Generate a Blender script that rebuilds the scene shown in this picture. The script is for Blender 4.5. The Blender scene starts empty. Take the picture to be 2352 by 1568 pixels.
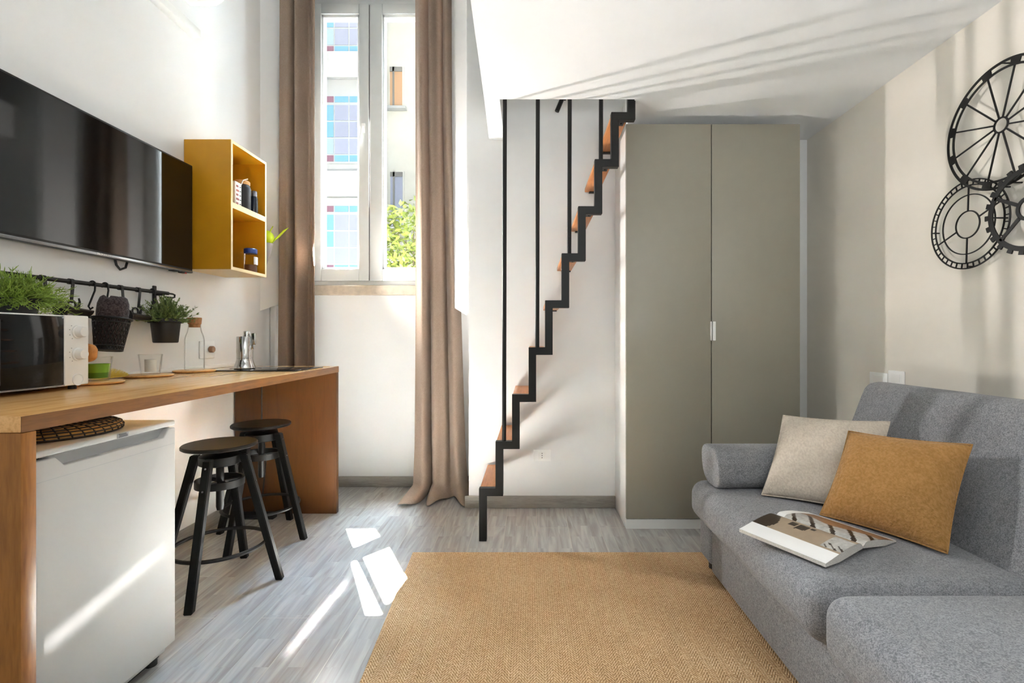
import bpy, bmesh, math, random
from mathutils import Vector, Matrix
R = math.radians
PI = math.pi
C = bpy.context.scene.collection
scene = bpy.context.scene

# ------------------------------------------------------------------ photo calibration
F, CX, CY, CH = 1130.0, 1218.0, 775.0, 1.105          # focal length (px), vanishing point, eye height
def atY(x, y, Y): return Vector(((x-CX)*Y/F, Y, CH-(y-CY)*Y/F))
def onZ(x, y, Z=0.0):
    Y = (CH-Z)*F/(y-CY); return Vector(((x-CX)*Y/F, Y, Z))

# ------------------------------------------------------------------ materials
def lin(h):
    h = h.lstrip('#'); out = []
    for i in (0, 2, 4):
        c = int(h[i:i+2], 16)/255
        out.append(c/12.92 if c <= .04045 else ((c+.055)/1.055)**2.4)
    return tuple(out)+(1.0,)

class MT:
    def __init__(s, name):
        s.m = bpy.data.materials.new(name); s.m.use_nodes = True
        s.nt = s.m.node_tree; s.N = s.nt.nodes; s.L = s.nt.links
        s.b = s.N['Principled BSDF']
    def n(s, t, **kw):
        nd = s.N.new(t)
        for k, v in kw.items():
            if k in nd.inputs: nd.inputs[k].default_value = v
            else: setattr(nd, k, v)
        return nd
    def l(s, a, b): s.L.new(a, b)
    def coord(s, scale=(1, 1, 1), rot=(0, 0, 0)):
        tc = s.n('ShaderNodeTexCoord'); mp = s.n('ShaderNodeMapping')
        mp.inputs['Scale'].default_value = scale; mp.inputs['Rotation'].default_value = rot
        s.l(tc.outputs['Object'], mp.inputs['Vector']); return mp.outputs['Vector']
    def math(s, op, a, b=None):
        nd = s.n('ShaderNodeMath', operation=op)
        for i, v in enumerate((a, b)):
            if v is None: continue
            if isinstance(v, (int, float)): nd.inputs[i].default_value = v
            else: s.l(v, nd.inputs[i])
        return nd.outputs[0]
    def ramp(s, fac, stops):
        r = s.n('ShaderNodeValToRGB'); e = r.color_ramp.elements
        while len(e) < len(stops): e.new(.5)
        for el, (p, c) in zip(e, stops): el.position = p; el.color = c
        s.l(fac, r.inputs[0]); return r.outputs[0]
    def bump(s, h, strength=.3, dist=.002):
        b = s.n('ShaderNodeBump'); b.inputs['Strength'].default_value = strength; b.inputs['Distance'].default_value = dist
        s.l(h, b.inputs['Height']); s.l(b.outputs[0], s.b.inputs['Normal'])

def plain(name, col, rough=.5, metal=0, spec=.5, coat=0, noise=0, nscale=30):
    t = MT(name)
    c = lin(col) if isinstance(col, str) else tuple(col)+(1,)
    t.b.inputs['Base Color'].default_value = c
    t.b.inputs['Roughness'].default_value = rough
    t.b.inputs['Metallic'].default_value = metal
    t.b.inputs['Specular IOR Level'].default_value = spec
    t.b.inputs['Coat Weight'].default_value = coat
    if noise:
        nz = t.n('ShaderNodeTexNoise', Scale=nscale, Detail=3.0); t.l(t.coord(), nz.inputs['Vector'])
        lo = tuple(v*(1-noise) for v in c[:3])+(1,); hi = tuple(min(1, v*(1+noise)) for v in c[:3])+(1,)
        t.l(t.ramp(nz.outputs[0], [(.3, lo), (.7, hi)]), t.b.inputs['Base Color'])
    return t.m

def wall_paint(name, col):
    t = MT(name); c = lin(col)
    nz = t.n('ShaderNodeTexNoise', Scale=5.0, Detail=4.0); v = t.coord(); t.l(v, nz.inputs['Vector'])
    lo = tuple(x*.985 for x in c[:3])+(1,)
    t.l(t.ramp(nz.outputs[0], [(.35, lo), (.65, c)]), t.b.inputs['Base Color'])
    t.b.inputs['Roughness'].default_value = .7; t.b.inputs['Specular IOR Level'].default_value = .25
    n2 = t.n('ShaderNodeTexNoise', Scale=55.0, Detail=3.0); t.l(v, n2.inputs['Vector'])
    t.bump(n2.outputs[0], .08, .003); return t.m

def wood(name, dark, light, axis='y', scale=1.0, rough=.4, stretch=14, coat=0):
    t = MT(name)
    sc = {'x': (1, stretch, stretch), 'y': (stretch, 1, stretch), 'z': (stretch, stretch, 1)}[axis]
    v = t.coord(tuple(k*scale for k in sc))
    n1 = t.n('ShaderNodeTexNoise', Scale=1.6, Detail=6.0, Distortion=.9); t.l(v, n1.inputs['Vector'])
    v2 = t.coord(tuple(k*scale*4 for k in sc))
    n2 = t.n('ShaderNodeTexNoise', Scale=3.0, Detail=4.0); t.l(v2, n2.inputs['Vector'])
    f = t.math('ADD', t.math('MULTIPLY', n1.outputs[0], .7), t.math('MULTIPLY', n2.outputs[0], .3))
    t.l(t.ramp(f, [(.33, lin(dark)), (.52, lin(light)), (.7, lin(dark))]), t.b.inputs['Base Color'])
    t.b.inputs['Roughness'].default_value = rough; t.b.inputs['Coat Weight'].default_value = coat
    t.bump(n2.outputs[0], .08, .001); return t.m

def fabric(name, dark, light, scale=180, strength=.5, rough=.9, warp=(1, 1, 1), dist=.002):
    t = MT(name); v = t.coord(warp)
    n1 = t.n('ShaderNodeTexNoise', Scale=scale, Detail=2.0); t.l(v, n1.inputs['Vector'])
    n2 = t.n('ShaderNodeTexNoise', Scale=scale*.25, Detail=2.0, Distortion=1.5); t.l(v, n2.inputs['Vector'])
    f = t.math('ADD', t.math('MULTIPLY', n1.outputs[0], .65), t.math('MULTIPLY', n2.outputs[0], .35))
    t.l(t.ramp(f, [(.38, lin(dark)), (.62, lin(light))]), t.b.inputs['Base Color'])
    t.b.inputs['Roughness'].default_value = rough; t.b.inputs['Specular IOR Level'].default_value = .15
    t.b.inputs['Sheen Weight'].default_value = .15
    t.bump(f, strength, dist); return t.m

def thin_glass(name, tint=(.97, .98, .98), blend=.25, rough=.02):
    m = bpy.data.materials.new(name); m.use_nodes = True
    N = m.node_tree.nodes; L = m.node_tree.links; N.clear()
    o = N.new('ShaderNodeOutputMaterial'); mx = N.new('ShaderNodeMixShader')
    tr = N.new('ShaderNodeBsdfTransparent'); gl = N.new('ShaderNodeBsdfGlossy'); lw = N.new('ShaderNodeLayerWeight')
    tr.inputs[0].default_value = tuple(tint)+(1,); gl.inputs['Roughness'].default_value = rough
    lw.inputs[0].default_value = blend
    mm = N.new('ShaderNodeMath'); mm.operation = 'MULTIPLY'; mm.inputs[1].default_value = .45; L.new(lw.outputs['Fresnel'], mm.inputs[0]); L.new(mm.outputs[0], mx.inputs[0]); L.new(tr.outputs[0], mx.inputs[1]); L.new(gl.outputs[0], mx.inputs[2])
    L.new(mx.outputs[0], o.inputs[0]); return m

M = {}
M['wall'] = wall_paint('white_wall_paint', '#e9e9e8')
M['wallr'] = wall_paint('right_wall_greige', '#dcd6cb')  # right wall set slightly more beige than the others
M['ceil'] = wall_paint('ceiling_paint', '#dfdfde')
M['white'] = plain('white_lacquer', '#eeeeec', .3)
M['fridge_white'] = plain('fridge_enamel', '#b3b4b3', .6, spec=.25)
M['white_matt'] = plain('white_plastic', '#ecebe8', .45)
M['frame'] = plain('grey_white_window_frame', '#cdd0cf', .35)
M['bead'] = plain('white_glazing_bead', '#f4f4f2', .35)
M['stone'] = plain('sill_stone', '#c2b4a2', .6, noise=.12, nscale=25)
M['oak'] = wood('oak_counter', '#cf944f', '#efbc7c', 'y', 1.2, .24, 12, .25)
M['oak_edge_shaded'] = wood('oak_counter_edge_shaded', '#5c3813', '#7d5124', 'y', 1.2, .4, 12)  # front edge oak, darkened to carry the shade on that face
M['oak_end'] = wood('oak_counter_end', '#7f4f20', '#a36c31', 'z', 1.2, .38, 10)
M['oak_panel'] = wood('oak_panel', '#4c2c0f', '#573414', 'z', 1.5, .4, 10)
M['black_wood'] = plain('black_stained_wood', '#0d0c0b', .45, spec=.22)
M['black_metal'] = plain('black_painted_steel', '#0f0e0d', .45, .0, .35)
M['black_plastic'] = plain('black_plastic', '#1c1a19', .45)
M['black_gloss'] = plain('black_screen_glass', '#050506', .06, spec=.5)
M['dark_glass'] = plain('microwave_dark_glass', '#0d0e0f', .06, spec=.18)
M['silver'] = plain('silver_plastic', '#9c9ea2', .25, .8)
M['steel'] = plain('polished_steel', '#c9c9c8', .12, 1)
M['yellow'] = plain('mustard_lacquer', '#cc9218', .42, noise=.05, nscale=8)
M['ply'] = plain('pale_birch_edge', '#ecd4a6', .5)
M['grey_door'] = plain('grey_beige_gloss_lacquer', '#9a9588', .28, spec=.4)
M['tread'] = wood('tread_wood', '#a5622c', '#c68148', 'y', 1.6, .35, 14)
M['sofa'] = fabric('grey_melange_fabric', '#6a6b6f', '#9a9a9e', 300, .55, .95, (1, 1, 1), .003)
M['sofa_dark'] = fabric('grey_melange_fabric_side', '#5c5d60', '#87878a', 300, .5)
M['beige'] = fabric('beige_crinkled_cotton', '#c3b7a8', '#d3c8b9', 170, 1.0, .9, (1, .6, .6), .006)
M['mustard'] = fabric('mustard_crinkled_cotton', '#9d743f', '#b08450', 170, 1.0, .9, (1, .6, .6), .006)
M['curtain'] = fabric('taupe_curtain_cloth', '#9a8676', '#ae9a8a', 300, .2, .95)
def add_translucent(m, col, fac):
    nt_ = m.node_tree; out = nt_.nodes['Material Output']; b_ = nt_.nodes['Principled BSDF']
    tl = nt_.nodes.new('ShaderNodeBsdfTranslucent'); tl.inputs[0].default_value = lin(col)
    mx_ = nt_.nodes.new('ShaderNodeMixShader'); mx_.inputs[0].default_value = fac
    nt_.links.new(b_.outputs[0], mx_.inputs[1]); nt_.links.new(tl.outputs[0], mx_.inputs[2]); nt_.links.new(mx_.outputs[0], out.inputs[0])
add_translucent(M['curtain'], '#b8a496', .22)
M['paper'] = plain('white_paper', '#efefee', .4)
M['photo_taupe'] = plain('print_taupe', '#a5927c', .35, noise=.1, nscale=20)
M['photo_dark'] = plain('print_dark_brown', '#33261b', .35, noise=.35, nscale=60)
M['photo_grey'] = plain('print_pale_grey', '#b9b8b4', .35, noise=.25, nscale=60)
M['photo_brown'] = plain('print_brown', '#9a7454', .35, noise=.1, nscale=30)
M['page_edge'] = plain('page_edges', '#c9c5bf', .7, noise=.2, nscale=400)
M['cork'] = plain('cork', '#a8754a', .8, noise=.2, nscale=120)
M['coaster'] = wood('bamboo_board', '#c08a4c', '#d9a868', 'y', 2, .45, 10)
M['glass'] = thin_glass('clear_glass', (.985, .99, .99), .10)
M['pane'] = thin_glass('window_pane_glass', (.97, .985, .98), .08)
M['green_liquid'] = plain('green_wax', '#7fae2b', .4)
M['green_dark'] = plain('dark_green_wax', '#56801a', .4)
M['wax'] = plain('white_wax', '#dedbd5', .5)
M['lime'] = plain('lime_green', '#c4e01a', .4)
M['leaf_a'] = plain('fresh_green_leaf', '#86a03f', .5, noise=.4, nscale=40)
M['leaf_b'] = plain('herb_green_leaf', '#74864c', .55, noise=.4, nscale=50)
M['leaf_out'] = plain('sunny_leaf', '#8a9444', .5, noise=.35, nscale=4)
M['towel'] = fabric('dark_brown_towel', '#2e2624', '#54494a', 160, .9, 1.0, (1, 1, 1), .006)
M['grey_metal'] = plain('grey_vase', '#8f9196', .35)
M['jar'] = plain('matt_black_stoneware', '#2a2a2c', .5)
M['navy'] = plain('dark_blue_glass', '#1d2330', .2)
M['blue'] = plain('blue_lid', '#1b3f8f', .4)
M['brown'] = plain('brown_spread', '#6b4226', .5)
M['tin_white'] = plain('white_tin', '#e6e0da', .4)
M['tin_red'] = plain('red_print', '#9a4a42', .5)
M['fridge_grey'] = plain('grey_recess_plastic', '#a2a5a8', .4)  # grey of the handle recess panel and groove line
M['dark'] = plain('dark_gap', '#1d1c1b', .6)
M['orange_wood'] = wood('orange_beech', '#b8702c', '#cf8a42', 'y', 3, .45, 6)
M['straw'] = plain('straw_yellow', '#e0cc62', .7)
M['mat_tan'] = plain('dried_leaf_tan', '#a9824a', .6, noise=.25, nscale=60)
M['red'] = plain('red_plastic', '#c01c1c', .4)
M['facade'] = plain('pale_plaster', '#a3a29e', .8, noise=.03, nscale=2)
M['facade2'] = plain('cream_plaster', '#b8b3a7', .8, noise=.05, nscale=2)
M['band'] = plain('facade_grey', '#74706a', .8)  # mid grey, used on the shutter frames
M['sg_blue'] = plain('blue_stained_glass', '#6f97ad', .25)
M['sg_pale'] = plain('pale_blue_glass', '#93a4ac', .25)
M['sg_purple'] = plain('mauve_stained_glass', '#7d5c67', .25)
M['sg_grey'] = plain('lavender_grey_glass', '#9092a0', .25)
M['wood_out'] = plain('exterior_orange_wood', '#ab8767', .6)
M['brick'] = plain('dark_brick', '#2e2622', .9, noise=.2, nscale=6)
M['ground'] = plain('courtyard_asphalt', '#3a3937', .9, noise=.1, nscale=3)
M['bark'] = plain('bark', '#6b5a45', .9)

# floor: wood-look tiles laid along Y
def floor_mat():
    t = MT('grey_wood_look_tiles'); tc = t.n('ShaderNodeTexCoord')
    mp = t.n('ShaderNodeMapping'); mp.inputs['Rotation'].default_value = (0, 0, PI/2); mp.inputs['Location'].default_value = (0.1, .145, 0)
    t.l(tc.outputs['Object'], mp.inputs['Vector'])
    br = t.n('ShaderNodeTexBrick', Scale=1.0, offset=.37)
    br.inputs['Brick Width'].default_value = .92; br.inputs['Row Height'].default_value = .183
    br.inputs['Mortar Size'].default_value = .0016; br.inputs['Mortar Smooth'].default_value = .3; br.inputs['Bias'].default_value = 0
    br.inputs['Color1'].default_value = (.3, .3, .3, 1); br.inputs['Color2'].default_value = (.7, .7, .7, 1); br.inputs['Mortar'].default_value = (.5, .5, .5, 1)
    t.l(mp.outputs[0], br.inputs['Vector'])
    # finer strips printed within each tile
    b2 = t.n('ShaderNodeTexBrick', Scale=1.0, offset=.5)
    b2.inputs['Brick Width'].default_value = .31; b2.inputs['Row Height'].default_value = .061
    b2.inputs['Mortar Size'].default_value = 0.0; b2.inputs['Color1'].default_value = (.2, .2, .2, 1); b2.inputs['Color2'].default_value = (.8, .8, .8, 1)
    t.l(mp.outputs[0], b2.inputs['Vector'])
    m2 = t.n('ShaderNodeMapping'); m2.inputs['Scale'].default_value = (16, 1.5, 1); t.l(tc.outputs['Object'], m2.inputs['Vector'])
    addv = t.n('ShaderNodeVectorMath', operation='ADD'); t.l(m2.outputs[0], addv.inputs[0])
    sep = t.n('ShaderNodeVectorMath', operation='SCALE'); t.l(b2.outputs['Color'], sep.inputs[0]); sep.inputs['Scale'].default_value = 9.0
    t.l(sep.outputs[0], addv.inputs[1])
    n1 = t.n('ShaderNodeTexNoise', Scale=1.3, Detail=6.0, Distortion=1.6); t.l(addv.outputs[0], n1.inputs['Vector'])
    f = t.math('ADD', t.math('MULTIPLY', n1.outputs[0], .78), t.math('MULTIPLY', b2.outputs['Color'], .12))
    f = t.math('ADD', f, t.math('MULTIPLY', br.outputs['Color'], .10))
    col = t.ramp(f, [(.3, lin('#95928e')), (.5, lin('#abaaa8')), (.7, lin('#bfbdba'))])
    mx = t.n('ShaderNodeMixRGB'); t.l(br.outputs['Fac'], mx.inputs[0]); t.l(col, mx.inputs[1]); mx.inputs[2].default_value = lin('#bdb8b0')
    t.l(mx.outputs[0], t.b.inputs['Base Color'])
    t.b.inputs['Roughness'].default_value = .22; t.b.inputs['Specular IOR Level'].default_value = .55
    t.bump(n1.outputs[0], .06, .002); return t.m
M['floor'] = floor_mat()

def rug_mat():
    t = MT('jute_herringbone'); tc = t.n('ShaderNodeTexCoord'); sp = t.n('ShaderNodeSeparateXYZ')
    nzd = t.n('ShaderNodeTexNoise', Scale=60.0, Detail=2.0); t.l(tc.outputs['Object'], nzd.inputs['Vector'])
    t.l(tc.outputs['Object'], sp.inputs[0]); x, y = sp.outputs[0], sp.outputs[1]
    y = t.math('ADD', y, t.math('MULTIPLY', nzd.outputs[0], .006))
    zig = t.math('PINGPONG', x, .028)
    ph = t.math('ADD', y, t.math('MULTIPLY', zig, 1.5))
    st = t.math('SINE', t.math('MULTIPLY', ph, 2*PI/.0135))
    yarn = t.math('SINE', t.math('MULTIPLY', x, 2*PI/.0093))
    h = t.math('ADD', t.math('MULTIPLY', st, .42), t.math('MULTIPLY', yarn, .16))
    nz = t.n('ShaderNodeTexNoise', Scale=150.0, Detail=2.0); t.l(tc.outputs['Object'], nz.inputs['Vector'])
    n3 = t.n('ShaderNodeTexNoise', Scale=3.0, Detail=3.0); t.l(tc.outputs['Object'], n3.inputs['Vector'])
    f = t.math('ADD', t.math('ADD', t.math('MULTIPLY', h, .33), .12), t.math('ADD', t.math('MULTIPLY', nz.outputs[0], .55), t.math('MULTIPLY', n3.outputs[0], .2)))
    t.l(t.ramp(f, [(.18, lin('#7f5e3c')), (.5, lin('#c39f74')), (.82, lin('#f4dcb8'))]), t.b.inputs['Base Color'])
    t.b.inputs['Roughness'].default_value = .95; t.b.inputs['Specular IOR Level'].default_value = .1
    t.bump(f, .9, .004); return t.m
M['rug'] = rug_mat()
M['skirt'] = wood('grey_tile_skirting', '#857f77', '#a09a92', 'x', 2, .4, 10)
M['skirt_y'] = wood('grey_tile_skirting_long', '#857f77', '#a09a92', 'y', 2, .4, 10)

# ------------------------------------------------------------------ mesh builder
class MB:
    def __init__(s, mat):
        s.bm = bmesh.new(); s.mats = []; s.X = Matrix.Identity(4); s.use(mat)
    def use(s, mat):
        mat = M[mat] if isinstance(mat, str) else mat
        if mat not in s.mats: s.mats.append(mat)
        s.i = s.mats.index(mat); return s
    def raw(s, vs, fs):
        v = [s.bm.verts.new(s.X @ Vector(p)) for p in vs]
        for f in fs:
            try:
                fc = s.bm.faces.new([v[k] for k in f]); fc.material_index = s.i; fc.smooth = True
            except ValueError: pass
        return v
    def absorb(s, tb):
        tb.verts.index_update()
        s.raw([v.co[:] for v in tb.verts], [[v.index for v in f.verts] for f in tb.faces]); tb.free()
    def box(s, x0, x1, y0, y1, z0, z1, bev=0, seg=2):
        tb = bmesh.new(); bmesh.ops.create_cube(tb, size=1)
        for v in tb.verts:
            v.co = ((x0+x1)/2+v.co.x*(x1-x0), (y0+y1)/2+v.co.y*(y1-y0), (z0+z1)/2+v.co.z*(z1-z0))
        if bev: bmesh.ops.bevel(tb, geom=tb.edges[:], offset=bev, segments=seg, profile=.5, affect='EDGES', clamp_overlap=True)
        s.absorb(tb); return s
    def prism(s, poly, axis, a, b, bev=0, seg=2):
        def P(u, v, w): return {'x': (w, u, v), 'y': (u, w, v), 'z': (u, v, w)}[axis]
        tb = bmesh.new(); n = len(poly)
        va = [tb.verts.new(P(u, v, a)) for u, v in poly]; vb = [tb.verts.new(P(u, v, b)) for u, v in poly]
        tb.faces.new(va); tb.faces.new(vb[::-1])
        for i in range(n): tb.faces.new([va[i], vb[i], vb[(i+1) % n], va[(i+1) % n]])
        bmesh.ops.recalc_face_normals(tb, faces=tb.faces)
        if bev: bmesh.ops.bevel(tb, geom=tb.edges[:], offset=bev, segments=seg, profile=.5, affect='EDGES', clamp_overlap=True)
        s.absorb(tb); return s
    def lathe(s, prof, c=(0, 0, 0), seg=32, axis='z'):
        vs, fs = [], []; n = len(prof)
        for k in range(seg):
            a = 2*PI*k/seg
            for r, z in prof:
                p = (r*math.cos(a), r*math.sin(a), z)
                if axis == 'x': p = (p[2], p[0], p[1])
                if axis == 'y': p = (p[1], p[2], p[0])
                vs.append((c[0]+p[0], c[1]+p[1], c[2]+p[2]))
        for k in range(seg):
            for j in range(n-1):
                a, b = k*n+j, ((k+1) % seg)*n+j
                fs.append((a, b, b+1, a+1))
        tb = bmesh.new(); v = [tb.verts.new(p) for p in vs]
        for f in fs: tb.faces.new([v[i] for i in f])
        bmesh.ops.remove_doubles(tb, verts=tb.verts, dist=1e-6)
        bmesh.ops.recalc_face_normals(tb, faces=tb.faces)
        s.absorb(tb); return s
    def cyl(s, c, r, z0, z1, seg=28, axis='z', bev=.0):
        e = bev
        pr = [(0, z0), (r-e, z0), (r, z0+e), (r, z1-e), (r-e, z1), (0, z1)] if e else [(0, z0), (r, z0), (r, z1), (0, z1)]
        return s.lathe(pr, c, seg, axis)
    def tube(s, pts, r, seg=8, closed=False):
        pts = [Vector(p) for p in pts]; n = len(pts); rs = r if isinstance(r, (list, tuple)) else [r]*n
        rings = []; up = None
        for i, p in enumerate(pts):
            if closed: d = pts[(i+1) % n]-pts[i-1]
            else: d = pts[min(i+1, n-1)]-pts[max(i-1, 0)]
            d.normalize()
            if up is None: up = d.orthogonal().normalized()
            else:
                up = up-d*up.dot(d)
                up = up.normalized() if up.length > 1e-6 else d.orthogonal().normalized()
            w = d.cross(up)
            rings.append([p+rs[i]*(math.cos(2*PI*k/seg)*up+math.sin(2*PI*k/seg)*w) for k in range(seg)])
        vs = [q for rg in rings for q in rg]; fs = []
        for i in range(n if closed else n-1):
            j = (i+1) % n
            for k in range(seg):
                fs.append((i*seg+k, i*seg+(k+1) % seg, j*seg+(k+1) % seg, j*seg+k))
        if not closed:
            fs.append(tuple(range(seg))[::-1]); fs.append(tuple((n-1)*seg+k for k in range(seg)))
        s.raw(vs, fs); return s
    def bar(s, p, q, w, t, up=(0, 0, 1)):
        p, q, up = Vector(p), Vector(q), Vector(up); d = (q-p).normalized()
        u = (up-d*up.dot(d)).normalized(); v = d.cross(u)
        vs = []
        for o in (p, q):
            for a, b in ((-1, -1), (1, -1), (1, 1), (-1, 1)): vs.append(o+v*(a*w/2)+u*(b*t/2))
        s.raw(vs, [(3, 2, 1, 0), (4, 5, 6, 7), (0, 1, 5, 4), (1, 2, 6, 5), (2, 3, 7, 6), (3, 0, 4, 7)]); return s
    def ring(s, c, R_, r, axis='z', seg=48, ts=8):
        pts = []
        for k in range(seg):
            a = 2*PI*k/seg; u, v = R_*math.cos(a), R_*math.sin(a)
            p = {'z': (u, v, 0), 'x': (0, u, v), 'y': (u, 0, v)}[axis]
            pts.append((c[0]+p[0], c[1]+p[1], c[2]+p[2]))
        return s.tube(pts, r, ts, True)
    def flatring(s, c, r0, r1, t, axis='x', seg=64, a0=0, a1=2*PI):
        full = abs(a1-a0-2*PI) < 1e-6; n = seg if full else seg+1
        vs, fs = [], []
        for k in range(n):
            a = a0+(a1-a0)*k/seg
            for r, w in ((r0, -t/2), (r1, -t/2), (r1, t/2), (r0, t/2)):
                u, v = r*math.cos(a), r*math.sin(a)
                p = {'x': (w, u, v), 'y': (u, w, v), 'z': (u, v, w)}[axis]
                vs.append((c[0]+p[0], c[1]+p[1], c[2]+p[2]))
        for k in range(seg):
            a, b = k*4, ((k+1) % n)*4
            for j in range(4): fs.append((a+j, a+(j+1) % 4, b+(j+1) % 4, b+j))
        if not full: fs += [(3, 2, 1, 0), tuple((n-1)*4+j for j in range(4))]
        s.raw(vs, fs); return s
    def surf(s, fn, nu, nv, matf=None):
        vs = [fn(i/nu, j/nv) for i in range(nu+1) for j in range(nv+1)]
        v = [s.bm.verts.new(s.X @ Vector(p)) for p in vs]
        for i in range(nu):
            for j in range(nv):
                f = s.bm.faces.new([v[i*(nv+1)+j], v[(i+1)*(nv+1)+j], v[(i+1)*(nv+1)+j+1], v[i*(nv+1)+j+1]])
                f.smooth = True; f.material_index = s.i if matf is None else matf((i+.5)/nu, (j+.5)/nv)
        return s

def mesh_from(mb, name, off=Vector((0, 0, 0)), angle=38, fixn=True):
    bm = mb.bm
    if fixn: bmesh.ops.recalc_face_normals(bm, faces=bm.faces)
    for v in bm.verts: v.co -= off
    me = bpy.data.meshes.new(name); bm.to_mesh(me); bm.free()
    for m in mb.mats: me.materials.append(m)
    me.set_sharp_from_angle(angle=R(angle)); return me

WO = {}
def tag(o, label, cat, group=None):
    o['label'] = label; o['category'] = cat
    if group: o['group'] = group
    return o
def thing(name, label, cat, loc, group=None):
    o = bpy.data.objects.new(name, None); C.objects.link(o); o.location = loc
    o.empty_display_size = .05; WO[o.name] = Vector(loc); return tag(o, label, cat, group)
def part(name, mb, parent, label=None, angle=38, fixn=True):
    off = WO[parent.name]; o = bpy.data.objects.new(name, mesh_from(mb, name, off, angle, fixn)); C.objects.link(o)
    o.parent = parent; WO[o.name] = off
    if label: o['label'] = label
    return o
def part_split(name, mb, parent, label=None):
    bm = mb.bm; bm.verts.ensure_lookup_table(); seen = set(); out = []
    for v0 in bm.verts:
        if v0 in seen: continue
        st_, isl = [v0], []; seen.add(v0)
        while st_:
            v = st_.pop(); isl.append(v)
            for e in v.link_edges:
                w_ = e.other_vert(v)
                if w_ not in seen: seen.add(w_); st_.append(w_)
        ix = {v: i for i, v in enumerate(isl)}
        m = MB(mb.mats[0]); fs = []
        for v in isl:
            for f in v.link_faces:
                k = tuple(ix[q] for q in f.verts)
                if k not in fs: fs.append(k)
        m.raw([v.co[:] for v in isl], fs); out.append(part(name, m, parent, label))
    bm.free(); return out
def solo(name, mb, label, cat, loc, group=None, angle=38):
    loc = Vector(loc); o = bpy.data.objects.new(name, mesh_from(mb, name, loc, angle)); C.objects.link(o)
    o.location = loc; WO[o.name] = loc; return tag(o, label, cat, group)
def struct(name, mb, parent=None):
    if parent: return part(name, mb, parent)
    o = bpy.data.objects.new(name, mesh_from(mb, name)); C.objects.link(o); o['kind'] = 'structure'; WO[o.name] = Vector((0, 0, 0)); return o
def dup(root, loc, rotz=0, label=None):
    r = root.copy(); C.objects.link(r); r.location = loc; r.rotation_euler = (0, 0, rotz)
    if label: r['label'] = label
    for ch in list(root.children):
        c = ch.copy(); C.objects.link(c); c.parent = r
        for g in list(ch.children):
            d = g.copy(); C.objects.link(d); d.parent = c
    return r

# ------------------------------------------------------------------ room shell
XL, XR, YB, YW, ZT = -1.867, 1.80, 3.20, 3.65, 4.25
struct('floor', MB('floor').box(XL-.2, XR+.2, -3.3, 4.0, -.1, 0))
struct('wall_left', MB('wall').box(XL-.2, XL, -3.2, 4.0, 0, ZT))
struct('wall_right', MB('wallr').box(XR, XR+.2, -3.2, 4.0, 0, ZT))
struct('wall_rear', MB('wall').box(XL, XR, -3.2, -3.0, 0, ZT))
struct('wall_back', MB('wall').box(-.40, XR, YB, 4.0, 0, ZT))
struct('ceiling', MB('ceil').box(XL-.2, XR+.2, -3.2, 4.0, ZT, ZT+.15))
WX0, WX1, WZ0, WZ1 = -1.66, -.72, 1.46, 3.62
w = MB('wall')
w.box(XL, -.40, YW, 4.0, 0, WZ0); w.box(XL, -.40, YW, 3.76, WZ1, ZT); w.box(XL, -.40, 3.76, 4.0, WZ1+.28, ZT)
w.box(XL, WX0, YW, 4.0, WZ0, WZ1+.28); w.box(WX1, -.40, YW, 4.0, WZ0, WZ1+.28)
struct('wall_window', w)
def jamb(pts, zb):           # splayed reveal: plan triangle, sloping foot
    mb = MB('wall'); n = len(pts)
    vs = [(x, y, z) for (x, y), z in zip(pts, zb)]+[(x, y, ZT) for x, y in pts]
    fs = [tuple(range(n)), tuple(range(n, 2*n))]+[(i, (i+1) % n, n+(i+1) % n, n+i) for i in range(n)]
    mb.raw(vs, fs); return mb
struct('trim_1', jamb([(WX1, YW), (-.40, YW), (-.40, YB+.012), (-.415, YB+.012)], [1.42, 1.42, 1.25, 1.25]))
struct('trim_2', jamb([(WX0, YW), (XL, YW), (XL, 3.40)], [1.42, 1.40, 1.29]))
# small pier under the sloping foot of the left reveal
struct('trim_3', MB('wall').box(XL, XL+.045, 3.52, YW, 0, 1.34, .012, 3))
# loft slab with stair opening
def eX(Y): return -.2206-.0354*(Y-1.874)
Z0, Z1 = 2.39, 2.60
lo = MB('ceil')
lo.prism([(eX(-1.6), -3.0), (XR, -3.0), (XR, 2.655), (eX(2.655), 2.655)], 'z', Z0, Z1)
lo.prism([(eX(2.655), 2.655), (-.165, 2.655), (-.17, YB), (eX(YB), YB)], 'z', Z0, Z1)
lo.prism([(.565, 2.655), (XR, 2.655), (XR, YB), (.60, YB)], 'z', Z0, Z1)
struct('ceiling_loft', lo)
# skirting
struct('baseboard_back', MB('skirt').box(-.425, .552, YB-.012, YB, 0, .078, .003))
struct('baseboard_window', MB('skirt').box(XL+.05, -.402, YW-.012, YW, 0, .078, .003))
struct('baseboard_left', MB('skirt_y').box(XL, XL+.012, -3.0, 3.05, 0, .078, .003))
struct('baseboard_right', MB('skirt_y').box(XR-.012, XR, -3.0, 3.19, 0, .078, .003))
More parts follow.
